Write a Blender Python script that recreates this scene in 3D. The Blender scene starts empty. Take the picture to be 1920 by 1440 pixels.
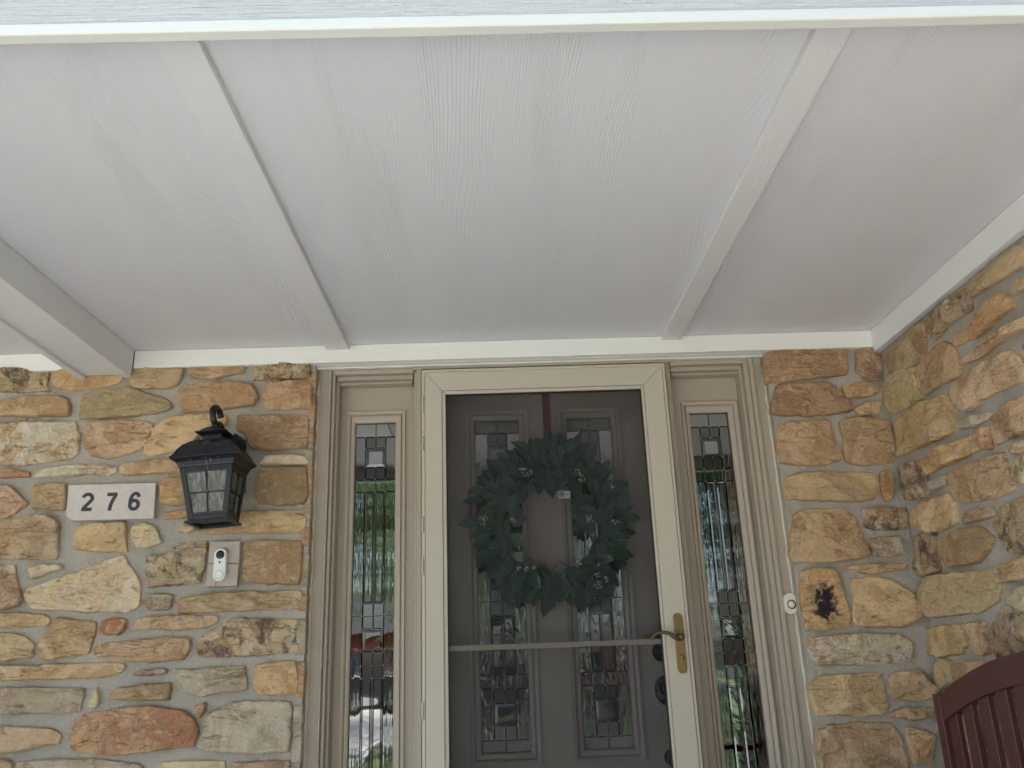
import bpy, bmesh, math, random
import numpy as np
from mathutils import Vector, Matrix, noise as mn
C = bpy.context.scene
R = math.radians

# ------------------------------------------------------------------ camera
D, ZC, F = 2.87, 1.08, 1580.0            # distance to the stone wall, eye height, focal length in photo pixels
_c = np.array([960.0, 720.0])
_Y = np.array([941 - 960, 1240 - 720, F]); _Y = _Y / np.linalg.norm(_Y)
_Z = np.array([-175.0, -4810.0, F]); _Z = _Z - _Z.dot(_Y) * _Y; _Z = _Z / np.linalg.norm(_Z)
_X = np.cross(_Y, _Z)
cam = bpy.data.objects.new('camera', bpy.data.cameras.new('camera'))
C.collection.objects.link(cam)
rt = Vector((_X[0], _Y[0], _Z[0])); up = -Vector((_X[1], _Y[1], _Z[1])); bk = -Vector((_X[2], _Y[2], _Z[2]))
M = Matrix((rt, up, bk)).transposed().to_4x4(); M.translation = Vector((0, -D, ZC))
cam.matrix_world = M
cam.data.sensor_width = 36; cam.data.lens = 36 * F / 1920
cam.data.clip_start = 0.02; cam.data.clip_end = 500
C.camera = cam

# ------------------------------------------------------------------ daylight
SUN_EL, SUN_AZ = 56, 148                 # sun behind the house, to its left (azimuth measured from +Y towards -X)
w = bpy.data.worlds.new("World"); C.world = w; w.use_nodes = True
nt = w.node_tree; bg = nt.nodes['Background']
sky = nt.nodes.new('ShaderNodeTexSky'); sky.sky_type = 'NISHITA'; sky.sun_disc = False
sky.sun_elevation = R(SUN_EL)
sdir = Vector((-0.80, 0.42, 0)).normalized()      # where the sun stands, seen from the porch
sky.sun_rotation = math.atan2(sdir.x, sdir.y)
sky.dust_density = 3.5; sky.ozone_density = 1.0; sky.air_density = 0.9
nt.links.new(sky.outputs[0], bg.inputs[0]); bg.inputs[1].default_value = 0.15
sd = bpy.data.lights.new('sun', 'SUN'); sd.energy = 3.2; sd.angle = R(0.5); sd.color = (1, .97, .935)
so = bpy.data.objects.new('sun', sd); C.collection.objects.link(so)
sv = Vector((sdir.x * math.cos(R(SUN_EL)), sdir.y * math.cos(R(SUN_EL)), math.sin(R(SUN_EL))))
so.rotation_euler = sv.to_track_quat('Z', 'Y').to_euler(); so.location = sv * 20
vs = C.view_settings; vs.view_transform = 'Standard'; vs.look = 'None'; vs.gamma = 1; vs.exposure = 2.2
vs.use_curve_mapping = False

# ------------------------------------------------------------------ helpers: photo pixel -> point on a real plane
def ray(px, py):
    d = np.array([px - 960.0, py - 720.0, F]); return d @ _X, d @ _Y, d @ _Z
def WY(px, py, y):                        # on the plane Y = y  ->  (x, z)
    a, b, c = ray(px, py); t = (y + D) / b; return a * t, c * t + ZC
def WX(px, py, x):                        # on the plane X = x  ->  (y, z)
    a, b, c = ray(px, py); t = x / a; return b * t - D, c * t + ZC
def WZ(px, py, z):                        # on the plane Z = z  ->  (x, y)
    a, b, c = ray(px, py); t = (z - ZC) / c; return a * t, b * t - D

def lin(c):
    return tuple(((v / 255) / 12.92 if v / 255 <= .04045 else ((v / 255 + .055) / 1.055) ** 2.4) for v in c)

# ------------------------------------------------------------------ helpers: materials
def mat(name, col, rough=.6, metal=0.0, spec=.5):
    m = bpy.data.materials.new(name); m.use_nodes = True
    b = m.node_tree.nodes['Principled BSDF']
    b.inputs['Base Color'].default_value = (*col, 1); b.inputs['Roughness'].default_value = rough
    b.inputs['Metallic'].default_value = metal; b.inputs['Specular IOR Level'].default_value = spec
    return m
class N:                                   # tiny node-graph helper
    def __init__(s, m): s.m = m; s.t = m.node_tree; s.b = s.t.nodes['Principled BSDF']
    def n(s, typ, ins=None, **kw):
        o = s.t.nodes.new('ShaderNode' + typ)
        for k, v in kw.items(): setattr(o, k, v)
        for k, v in (ins or {}).items():
            if hasattr(v, 'is_output') or isinstance(v, bpy.types.NodeSocket): s.t.links.new(v, o.inputs[k])
            else: o.inputs[k].default_value = v
        return o
    def ln(s, a, b): s.t.links.new(a, b)
    def coords(s, scale=(1, 1, 1), rnd=False, rot=(0, 0, 0)):
        tc = s.n('TexCoord').outputs['Object']
        if rnd:
            oi = s.n('ObjectInfo').outputs['Random']
            mu = s.n('Math', {0: oi, 1: 37.0}, operation='MULTIPLY').outputs[0]
            cb = s.n('CombineXYZ', {0: mu, 1: mu, 2: mu}).outputs[0]
            tc = s.n('VectorMath', {0: tc, 1: cb}, operation='ADD').outputs[0]
        return s.n('Mapping', {'Vector': tc, 'Scale': scale, 'Rotation': rot}).outputs[0]
    def noise(s, vec, scale, detail=4, rough=.55, dist=0):
        return s.n('TexNoise', {'Vector': vec, 'Scale': scale, 'Detail': detail, 'Roughness': rough, 'Distortion': dist}).outputs[0]
    def ramp(s, v, stops):
        r = s.n('ValToRGB', {0: v}); e = r.color_ramp.elements
        while len(e) < len(stops): e.new(.5)
        for i, (p, c) in enumerate(stops):
            e[i].position = p; e[i].color = (*c, 1) if len(c) == 3 else c
        return r.outputs[0]
    def rf(s, v, a, b, lo=0.0, hi=1.0):
        return s.n('MapRange', {0: v, 1: a, 2: b, 3: lo, 4: hi}).outputs[0]
    def mix(s, f, a, b, mode='MIX'):
        o = s.t.nodes.new('ShaderNodeMix'); o.data_type = 'RGBA'; o.blend_type = mode
        for i, v in ((0, f), (6, a), (7, b)):
            if isinstance(v, bpy.types.NodeSocket): s.t.links.new(v, o.inputs[i])
            else: o.inputs[i].default_value = v if i == 0 else ((*v, 1) if len(v) == 3 else v)
        return o.outputs[2]
    def mul(s, a, b, op='MULTIPLY'): return s.n('Math', {0: a, 1: b}, operation=op).outputs[0]
    def bump(s, h, dist, strength=1.0, nrm=None):
        i = {'Height': h, 'Distance': dist, 'Strength': strength}
        if nrm is not None: i['Normal'] = nrm
        o = s.n('Bump', i).outputs[0]; s.ln(o, s.b.inputs['Normal']); return o

def paint(name, col, grain='x', rough=.5, bumpd=.0008, dirt=.08, gs=1.0):
    m = mat(name, col, rough); g = N(m)
    sc = {'x': (2.2, 60, 60), 'y': (60, 2.2, 60), 'z': (60, 60, 2.2), 'n': (30, 30, 30)}[grain]
    v = g.coords(tuple(k * gs for k in sc))
    h1 = g.noise(v, 1.0, 5, .6); h2 = g.noise(g.coords((1, 1, 1)), 90, 4, .6)
    h = g.n('Math', {0: h1, 1: g.mul(h2, .35)}, operation='ADD').outputs[0]
    g.bump(h, bumpd)
    big = g.noise(g.coords((1, 1, 1)), 3.1, 6, .65)
    fl = g.rf(g.noise(g.coords((1, 1, 1)), 46, 3, .7), .71, .75)
    c = g.mix(g.rf(big, .35, .75, 0, dirt), col, tuple(k * .55 for k in col))
    c = g.mix(g.mul(fl, dirt * 3), c, tuple(k * .35 for k in col))
    g.ln(c, g.b.inputs['Base Color']); return m

def board_panel():                         # fibre-cement panels with an embossed cedar grain running away from the viewer
    m = mat('painted grained panel', (.74, .74, .765), .55); g = N(m)
    tc = g.n('TexCoord').outputs['Object']
    lo = g.noise(g.n('Mapping', {'Vector': tc, 'Scale': (2.1, .42, 1)}).outputs[0], 1.0, 2, .4)
    mid = g.noise(g.n('Mapping', {'Vector': tc, 'Scale': (14, 2.6, 1)}).outputs[0], 1.0, 3, .6)
    x = g.n('SeparateXYZ', {0: tc}).outputs[0]
    ph = g.n('Math', {0: g.mul(x, 900.0), 1: g.mul(lo, 430.0)}, operation='ADD').outputs[0]
    ph = g.n('Math', {0: ph, 1: g.mul(mid, 12.0)}, operation='ADD').outputs[0]
    s1 = g.n('Math', {0: ph}, operation='SINE').outputs[0]
    msk = g.noise(g.n('Mapping', {'Vector': tc, 'Scale': (6, .7, 1)}).outputs[0], 1.0, 3, .6)
    msk = g.rf(msk, .45, .70, .04, 1.15)
    fine = g.noise(g.n('Mapping', {'Vector': tc, 'Scale': (330, 9, 1)}).outputs[0], 1.0, 3, .6)
    h = g.n('Math', {0: g.mul(s1, msk), 1: g.mul(fine, 1.1)}, operation='ADD').outputs[0]
    g.bump(h, .00052, 1.0)
    big = g.noise(tc, 1.4, 4, .6)
    c = g.mix(g.rf(big, .35, .7), (.735, .738, .765), (.722, .725, .752))
    g.ln(c, g.b.inputs['Base Color']); return m

def stone_mat():
    m = mat('sandstone', (.3, .2, .1), .88, spec=.25); g = N(m)
    a = g.n('Attribute', attribute_name='colour_one', attribute_type='OBJECT').outputs['Color']
    b = g.n('Attribute', attribute_name='colour_two', attribute_type='OBJECT').outputs['Color']
    d = g.n('Attribute', attribute_name='traits', attribute_type='OBJECT').outputs['Color']  # blotches, strata, pallor
    ds = g.n('SeparateColor', {0: d})
    v = g.coords(rnd=True)
    n1 = g.noise(v, 7, 6, .62, .8); n2 = g.noise(v, 28, 6, .7, .4); n3 = g.noise(v, 140, 4, .7)
    vs_ = g.coords((3, 3, 22), rnd=True, rot=(.05, .08, .03)); n4 = g.noise(vs_, 2.6, 6, .7, 1.2)
    n5 = g.noise(v, 62, 5, .75, .5)
    c = g.mix(g.rf(n1, .475, .515), a, b)
    c = g.mix(g.mul(g.rf(n4, .52, .62), g.mul(ds.outputs[1], .5)), c, g.mix(.55, c, (.36, .17, .08)))
    c = g.mix(g.rf(n2, .54, .64, 0, .55), c, g.mix(.5, c, (.66, .57, .42)))
    c = g.mix(g.rf(n5, .56, .66, 0, .5), c, g.mix(.6, c, (.70, .62, .50)))
    c = g.mix(g.rf(n5, .42, .32, 0, .18), c, g.mix(.7, c, (.16, .085, .045)))
    c = g.mix(g.rf(n2, .45, .35, 0, .38), c, g.mix(.5, c, (.20, .10, .05)))
    pal = g.mul(g.rf(g.noise(v, 11, 8, .75, 1.0), .50, .56), ds.outputs[2])
    c = g.mix(pal, c, (.62, .57, .49))
    blot = g.mul(g.rf(g.noise(v, 16, 9, .78, .6), .50, .58), ds.outputs[0])
    c = g.mix(blot, c, (.055, .043, .042))
    core = g.n('Attribute', attribute_name='core_stain', attribute_type='OBJECT').outputs['Fac']
    ob = g.n('TexCoord').outputs['Object']; ln_ = g.n('VectorMath', {0: g.n('Mapping', {'Vector': ob, 'Scale': (1.25, 1, .95)}).outputs[0]}, operation='LENGTH').outputs['Value']
    dd = g.n('Math', {0: g.mul(ln_, 1.0), 1: g.mul(g.noise(v, 19, 7, .8, .8), .24)}, operation='ADD').outputs[0]
    c = g.mix(g.mul(core, g.rf(dd, .178, .158)), c, (.028, .022, .026))
    c = g.mix(g.rf(n3, .60, .72, 0, .35), c, (.66, .58, .46))
    c = g.mix(g.rf(n3, .38, .30, 0, .40), c, (.14, .09, .06))
    cv = g.coords((2.2, 2.2, 9), rnd=True, rot=(.12, .2, .1))
    ck = g.n('Math', {0: g.mul(g.noise(cv, 2.2, 5, .55, 1.5), 1.0), 1: -.5}, operation='ADD').outputs[0]; ck = g.n('Math', {0: ck}, operation='ABSOLUTE').outputs[0]
    ckm = g.mul(g.rf(ck, .010, .002), g.rf(n1, .40, .55)); c = g.mix(g.mul(ckm, .14), c, (.07, .04, .025))
    oi = g.n('ObjectInfo').outputs['Random']
    hs = g.n('HueSaturation', {'Color': c, 'Value': g.rf(oi, 0, 1, 1.02, 1.30), 'Saturation': .84})
    g.ln(hs.outputs[0], g.b.inputs['Base Color'])
    h = g.n('Math', {0: g.mul(n2, 1.0), 1: g.mul(n3, .35)}, operation='ADD').outputs[0]
    h = g.n('Math', {0: h, 1: g.mul(n4, .3)}, operation='ADD').outputs[0]
    h = g.n('Math', {0: h, 1: g.mul(n5, .5)}, operation='ADD').outputs[0]
    h = g.n('Math', {0: h, 1: g.mul(ckm, -.35)}, operation='ADD').outputs[0]
    g.bump(h, .012, 1.0); return m

def mortar_mat():
    m = mat('mortar', (.4, .38, .34), .95, spec=.15); g = N(m)
    v = g.coords()
    n1 = g.noise(v, 4, 5, .6); n2 = g.noise(v, 60, 6, .7); n3 = g.noise(v, 260, 3, .7)
    c = g.mix(g.rf(n1, .35, .68), (.62, .575, .51), (.48, .445, .39))
    c = g.mix(g.rf(n2, .55, .75, 0, .5), c, (.60, .57, .52))
    c = g.mix(g.rf(n3, .40, .30, 0, .6), c, (.20, .17, .14))
    c = g.mix(g.rf(n3, .64, .72, 0, .5), c, (.68, .64, .58))
    g.ln(c, g.b.inputs['Base Color'])
    g.bump(g.n('Math', {0: n2, 1: g.mul(n3, .6)}, operation='ADD').outputs[0], .010, 1.0); return m

def glass_mat(name, kind, tint=(.012, .013, .014), refl=.16):
    """glazing over a dark hall: mostly clear with a dark tint, plus a mirror reflection whose ripple depends on the glass"""
    m = bpy.data.materials.new(name); m.use_nodes = True; t = m.node_tree; t.nodes.clear()
    g = N.__new__(N); g.m = m; g.t = t; g.b = None
    out = t.nodes.new('ShaderNodeOutputMaterial')
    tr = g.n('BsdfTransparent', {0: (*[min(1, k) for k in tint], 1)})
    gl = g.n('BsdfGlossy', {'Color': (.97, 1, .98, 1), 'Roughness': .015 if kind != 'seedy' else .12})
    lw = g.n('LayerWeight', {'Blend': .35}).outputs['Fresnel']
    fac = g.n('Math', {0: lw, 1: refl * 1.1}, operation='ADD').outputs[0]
    tc = g.n('TexCoord').outputs['Object']
    if kind == 'clear': h, dist = g.noise(tc, 5, 1, .4), .002
    elif kind == 'water':
        h = g.noise(g.n('Mapping', {'Vector': tc, 'Scale': (85, 85, 22)}).outputs[0], 1, 1, .4, .9); dist = .0011
    elif kind == 'reed':
        x = g.n('SeparateXYZ', {0: tc}).outputs[0]
        h = g.n('Math', {0: g.mul(x, 900.0)}, operation='SINE').outputs[0]; dist = .0003
    elif kind == 'streak':
        h = g.noise(g.n('Mapping', {'Vector': tc, 'Scale': (110, 110, 6)}).outputs[0], 1, 2, .4, .2); dist = .00028
    else: h, dist = g.noise(g.n('Mapping', {'Vector': tc, 'Scale': (170, 170, 90)}).outputs[0], 1, 3, .6), .006
    bp = g.n('Bump', {'Height': h, 'Distance': dist, 'Strength': 1.0}).outputs[0]
    t.links.new(bp, gl.inputs['Normal'])
    mx = g.n('MixShader'); t.links.new(fac, mx.inputs[0]); t.links.new(tr.outputs[0], mx.inputs[1]); t.links.new(gl.outputs[0], mx.inputs[2])
    t.links.new(mx.outputs[0], out.inputs[0]); return m

def screen_mat():                          # insect screen, threads far below a pixel
    m = bpy.data.materials.new('insect screen'); m.use_nodes = True; t = m.node_tree; t.nodes.clear()
    g = N.__new__(N); g.m = m; g.t = t; g.b = None
    out = t.nodes.new('ShaderNodeOutputMaterial')
    tr = g.n('BsdfTransparent', {0: (1, 1, 1, 1)})
    tc = g.n('TexCoord').outputs['Object']
    sm = g.rf(g.noise(tc, 7, 5, .6), .4, .75)
    col = g.mix(sm, (.040, .040, .046), (.085, .082, .084))
    df = g.n('BsdfDiffuse', {0: col})
    mx = g.n('MixShader', {0: .27}); t.links.new(tr.outputs[0], mx.inputs[1]); t.links.new(df.outputs[0], mx.inputs[2])
    t.links.new(mx.outputs[0], out.inputs[0]); return m

def leaf_mat(name, c1, c2, rough=.5, trans=.0):
    m = mat(name, c1, rough, spec=.3); g = N(m)
    r = g.n('ObjectInfo').outputs['Random']; n = g.noise(g.coords(), 30, 3, .6)
    f = g.n('Math', {0: g.mul(r, .7), 1: g.mul(n, .45)}, operation='ADD').outputs[0]
    g.ln(g.mix(f, c1, c2), g.b.inputs['Base Color'])
    g.b.inputs['Subsurface Weight'].default_value = 0
    return m

def ground_mat(name, c1, c2, scale, bumpd, c3=None):
    m = mat(name, c1, .9, spec=.2); g = N(m); v = g.coords()
    n = g.noise(v, scale, 6, .7); n2 = g.noise(v, scale * 14, 4, .7)
    c = g.mix(g.rf(n, .35, .65), c1, c2)
    c = g.mix(g.rf(n2, .4, .7, 0, .6), c, c3 or tuple(k * .5 for k in c2))
    g.ln(c, g.b.inputs['Base Color']); g.bump(n2, bumpd); return m

MT = {}
MT['ceil'] = board_panel()
MT['white_x'] = paint('white painted board along the wall', (.88, .89, .85), 'x', .42, .0022)
MT['white_y'] = paint('white painted board running outwards', (.83, .835, .82), 'y', .42, .0022)
MT['white_s'] = paint('white painted smooth strip', (.76, .77, .73), 'n', .4, .0003, .05)
MT['batten'] = paint('white painted batten', (.765, .765, .775), 'y', .5, .0026, .05)
MT['fascia'] = paint('white painted rough sawn fascia', (.70, .70, .69), 'x', .5, .012, .06, 2.6)
MT['taupe'] = paint('taupe trim paint', (.45, .385, .31), 'z', .42, .0006, .10)
MT['taupe_x'] = paint('taupe trim paint across', (.45, .385, .31), 'x', .42, .0006, .10)
MT['door'] = paint('taupe door paint', (.335, .30, .262), 'z', .45, .0006, .10)
MT['almond'] = paint('almond storm door enamel', (.56, .51, .42), 'n', .33, .00012, .07)
MT['groove'] = mat('dark weatherstrip', (.035, .03, .025), .8)
MT['stone'] = stone_mat(); MT['mortar'] = mortar_mat()
MT['caulk'] = paint('old caulk', (.66, .60, .50), 'n', .6, .002, .2)
MT['lead'] = mat('lead came', (.05, .052, .055), .42, .7)
MT['solder'] = mat('solder', (.42, .43, .42), .35, .9)
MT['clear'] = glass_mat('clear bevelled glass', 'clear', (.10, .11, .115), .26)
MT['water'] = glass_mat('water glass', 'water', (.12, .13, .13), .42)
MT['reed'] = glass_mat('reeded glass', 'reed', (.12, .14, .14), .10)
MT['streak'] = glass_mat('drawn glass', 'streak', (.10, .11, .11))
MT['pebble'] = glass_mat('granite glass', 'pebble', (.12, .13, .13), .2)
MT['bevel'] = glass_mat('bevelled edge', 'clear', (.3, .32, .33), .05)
MT['screen'] = screen_mat()
MT['black'] = paint('black cast metal', (.007, .008, .015), 'n', .42, .0005, .15)
g_ = N(MT['black']); 
MT['dust'] = mat('cobweb and dust', (.34, .33, .31), .95)
MT['oil'] = mat('oil rubbed bronze', (.018, .016, .018), .28, .8)
MT['brass'] = paint('aged brass', (.34, .235, .105), 'n', .40, .0012, .9); MT['brass'].node_tree.nodes['Principled BSDF'].inputs['Metallic'].default_value = .85
MT['bronze'] = mat('antique bronze', (.17, .115, .065), .36, .8)
MT['plaque'] = ground_mat('pale limestone', (.70, .64, .61), (.62, .56, .53), 9, .0006, (.55, .48, .45))
MT['tile'] = ground_mat('beige marble tile', (.60, .53, .48), (.46, .38, .33), 22, .0006, (.36, .29, .24))
MT['ink'] = mat('slate grey paint', (.035, .040, .047), .6)
MT['white_pl'] = mat('white plastic', (.82, .83, .83), .28)
MT['cream_pl'] = mat('cream plastic', (.76, .72, .56), .35)
MT['dark_pl'] = mat('black plastic', (.012, .012, .014), .15)
MT['grey_pl'] = mat('pale grey print', (.45, .46, .47), .5)
MT['leaf'] = leaf_mat('dark green silk leaf', (.014, .044, .027), (.045, .100, .062), .6)
MT['stem'] = mat('wreath stem', (.05, .04, .025), .8)
MT['berry'] = mat('white berries', (.22, .225, .185), .7)
MT['ribbon'] = mat('burgundy hanger', (.13, .022, .026), .5)
MT['tag'] = mat('white paper tag', (.72, .73, .72), .6)
MT['bench'] = paint('oxblood stained wood', (.092, .032, .031), 'z', .38, .0012, .25)
MT['bench_y'] = paint('oxblood stained wood lengthwise', (.092, .032, .031), 'y', .38, .0012, .25)
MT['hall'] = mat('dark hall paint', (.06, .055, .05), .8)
MT['concrete'] = ground_mat('pale concrete', (.60, .585, .56), (.50, .49, .465), 2, .002)
MT['lawn'] = ground_mat('lawn soil', (.10, .13, .06), (.15, .16, .09), 1.2, .02)
MT['grass'] = leaf_mat('grass blades', (.07, .15, .03), (.14, .21, .06), .6)
MT['bark'] = ground_mat('tree bark', (.12, .10, .085), (.065, .052, .044), 8, .02)
MT['crown'] = leaf_mat('tree leaves', (.085, .15, .05), (.19, .26, .10), .5)
MT['redbrick'] = ground_mat('red brick', (.33, .10, .07), (.26, .085, .06), 5, .004)
MT['roof'] = ground_mat('grey shingles', (.10, .10, .10), (.07, .07, .07), 6, .01)
MT['truck'] = mat('near black car paint', (.012, .013, .018), .18)
MT['redcar'] = mat('red car paint', (.45, .02, .02), .2)
MT['rubber'] = mat('tyre rubber', (.02, .02, .02), .8)
MT['rim'] = mat('alloy rim', (.5, .5, .5), .3, .9)
MT['carglass'] = mat('car window', (.02, .025, .03), .05)

# ------------------------------------------------------------------ helpers: objects
class MB:
    def __init__(s): s.v = []; s.f = []; s.mi = []
    def add(s, vs, fs, mi=0):
        b = len(s.v); s.v += [tuple(map(float, p)) for p in vs]
        s.f += [tuple(b + i for i in f) for f in fs]; s.mi += [mi] * len(fs); return s
    def box(s, x0, x1, y0, y1, z0, z1, mi=0):
        x0, x1 = sorted((x0, x1)); y0, y1 = sorted((y0, y1)); z0, z1 = sorted((z0, z1))
        return s.add([(x0, y0, z0), (x1, y0, z0), (x1, y1, z0), (x0, y1, z0), (x0, y0, z1), (x1, y0, z1), (x1, y1, z1), (x0, y1, z1)],
                     [(0, 3, 2, 1), (4, 5, 6, 7), (0, 1, 5, 4), (1, 2, 6, 5), (2, 3, 7, 6), (3, 0, 4, 7)], mi)
    def frustum(s, c0, w0, d0, c1, w1, d1, mi=0):     # rectangle (w,d) at c0 to rectangle at c1, along z
        vs = []
        for c, w_, d_ in ((c0, w0, d0), (c1, w1, d1)):
            for sx, sy in ((-1, -1), (1, -1), (1, 1), (-1, 1)): vs.append((c[0] + sx * w_ / 2, c[1] + sy * d_ / 2, c[2]))
        return s.add(vs, [(0, 3, 2, 1), (4, 5, 6, 7), (0, 1, 5, 4), (1, 2, 6, 5), (2, 3, 7, 6), (3, 0, 4, 7)], mi)
    def prism(s, pts, a, b, axis='y', mi=0):           # polygon extruded between a and b along an axis
        n = len(pts)
        def P(p, k):
            return {'y': (p[0], k, p[1]), 'x': (k, p[0], p[1]), 'z': (p[0], p[1], k)}[axis]
        return s.add([P(p, a) for p in pts] + [P(p, b) for p in pts],
                     [tuple(range(n)), tuple(reversed(range(n, 2 * n)))] + [(i, i + n, (i + 1) % n + n, (i + 1) % n) for i in range(n)], mi)
    def tube(s, pts, rad, seg=10, mi=0, flat=1.0, cap=True):
        pts = [Vector(p) for p in pts]; n = len(pts); rr = rad if isinstance(rad, (list, tuple)) else [rad] * n
        vs = []; ref = None
        for i, p in enumerate(pts):
            t = (pts[min(i + 1, n - 1)] - pts[max(i - 1, 0)]).normalized()
            if ref is None: ref = t.orthogonal().normalized() if abs(t.x) > .9 else Vector((1, 0, 0))
            u = (ref - t * ref.dot(t)).normalized(); ref = u; v = t.cross(u)
            for k in range(seg):
                a = 2 * math.pi * k / seg; q = p + u * math.cos(a) * rr[i] * flat + v * math.sin(a) * rr[i]; vs.append(q)
        fs = [(i * seg + k, i * seg + (k + 1) % seg, (i + 1) * seg + (k + 1) % seg, (i + 1) * seg + k) for i in range(n - 1) for k in range(seg)]
        if cap: fs += [tuple(reversed(range(seg))), tuple(range((n - 1) * seg, n * seg))]
        return s.add(vs, fs, mi)
    def lathe(s, c, prof, axis='y', seg=28, mi=0, sx=1.0, sz=1.0):   # prof: (radius, offset along axis)
        vs = []
        for r, h in prof:
            for k in range(seg):
                a = 2 * math.pi * k / seg; u, v = r * math.cos(a) * sx, r * math.sin(a) * sz
                vs.append({'y': (c[0] + u, c[1] + h, c[2] + v), 'z': (c[0] + u, c[1] + v, c[2] + h), 'x': (c[0] + h, c[1] + u, c[2] + v)}[axis])
        n = len(prof)
        fs = [(i * seg + k, i * seg + (k + 1) % seg, (i + 1) * seg + (k + 1) % seg, (i + 1) * seg + k) for i in range(n - 1) for k in range(seg)]
        fs += [tuple(reversed(range(seg))), tuple(range((n - 1) * seg, n * seg))]
        return s.add(vs, fs, mi)
    def build(s, name, m, parent=None, bevel=0, smooth=False, seg=2):
        off = Vector(parent_loc(parent)) if parent else Vector((0, 0, 0))
        me = bpy.data.meshes.new(name); me.from_pydata([tuple(Vector(v) - off) for v in s.v], [], s.f)
        ms = m if isinstance(m, (list, tuple)) else [m]
        for k in ms: me.materials.append(k)
        if len(ms) > 1: me.polygons.foreach_set('material_index', s.mi)
        bm = bmesh.new(); bm.from_mesh(me); bmesh.ops.recalc_face_normals(bm, faces=bm.faces); bm.to_mesh(me); bm.free()
        if smooth: me.shade_smooth()
        o = bpy.data.objects.new(name, me); C.collection.objects.link(o)
        if parent: o.parent = parent
        if bevel:
            b = o.modifiers.new('bevel', 'BEVEL'); b.width = bevel; b.segments = seg; b.limit_method = 'ANGLE'; b.angle_limit = R(35)
            me.shade_smooth(); b.harden_normals = True
        return o
def parent_loc(p):
    v = Vector((0, 0, 0))
    while p is not None: v = v + p.location; p = p.parent
    return v
def thing(name, label, cat, loc=(0, 0, 0), group=None):
    o = bpy.data.objects.new(name, None); o.empty_display_size = .1; C.collection.objects.link(o); o.location = loc
    return tag(o, label, cat, group)
def tag(o, label, cat, group=None):
    o['label'] = label; o['category'] = cat
    if group: o['group'] = group
    return o
def struct(o): o['kind'] = 'structure'; return o
def bez(p, n=24):                          # Catmull-Rom through points
    p = [Vector(q) for q in p]; p = [p[0] * 2 - p[1]] + p + [p[-1] * 2 - p[-2]]; out = []
    m = max(2, n // (len(p) - 3))
    for i in range(1, len(p) - 2):
        for k in range(m):
            t = k / m
            out.append(.5 * ((2 * p[i]) + (p[i + 1] - p[i - 1]) * t + (2 * p[i - 1] - 5 * p[i] + 4 * p[i + 1] - p[i + 2]) * t * t + (3 * p[i] - p[i - 1] - 3 * p[i + 1] + p[i + 2]) * t ** 3))
    out.append(p[-2]); return out

XC = 1.405                                 # inner face of the right-hand wall
ZCEIL = 2.183
GROUND = -0.34

# ================================================================== SETTING: ground, porch floor, drive, sky is the world
b = MB(); b.box(-60, 60, -80, 30, GROUND - .5, GROUND); struct(b.build('ground', MT['lawn']))
b = MB(); b.box(-2.9, XC + .2, -1.95, .2, GROUND - .02, -.02); struct(b.build('porch_floor', MT['concrete'], bevel=.01))
b = MB(); b.box(-2.0, 1.2, -2.4, -1.952, GROUND - .02, -.18); struct(b.build('porch_step', MT['concrete'], bevel=.01))
b = MB(); b.box(-2.2, 1.3, -6.6, -2.402, GROUND - .02, GROUND + .02); struct(b.build('front_path', MT['concrete'], bevel=.005))
b = MB(); b.box(-26, -1.2, -24, -13.5, GROUND - .02, GROUND + .03); b.box(-9, -2.3, -13.5, -4.6, GROUND - .02, GROUND + .026)
struct(b.build('driveway', MT['concrete']))
b = MB(); b.box(-60, 60, -42, -34, GROUND - .02, GROUND + .012); struct(b.build('street', MT['roof']))

# ================================================================== WALLS
rng = random.Random(7)
PAL = {'T': ((200, 162, 120), (180, 139, 98)), 'O': ((190, 142, 94), (204, 162, 116)), 'B': ((162, 122, 86), (182, 143, 104)),
       'P': ((200, 160, 126), (182, 139, 104)), 'C': ((206, 184, 148), (198, 166, 126)), 'W': ((206, 184, 158), (184, 144, 110)),
       'G': ((186, 166, 146), (176, 148, 126)), 'Y': ((212, 172, 126), (202, 158, 112)), 'L': ((184, 152, 112), (194, 160, 118)),
       'M': ((168, 134, 98), (192, 162, 124)), 'R': ((186, 114, 72), (208, 150, 104)), 'K': ((182, 130, 78), (194, 150, 100))}
TR = {'T': (.05, .3, .1), 'O': (.05, .8, .12), 'B': (.05, .5, .05), 'P': (.03, .4, .2), 'C': (0, .2, .25), 'W': (.22, .3, .85),
      'G': (.12, .3, .35), 'Y': (0, .3, .1), 'L': (.1, .3, .1), 'M': (.75, .2, .35), 'R': (.3, .8, .2), 'K': (.45, .5, .1)}

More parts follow.
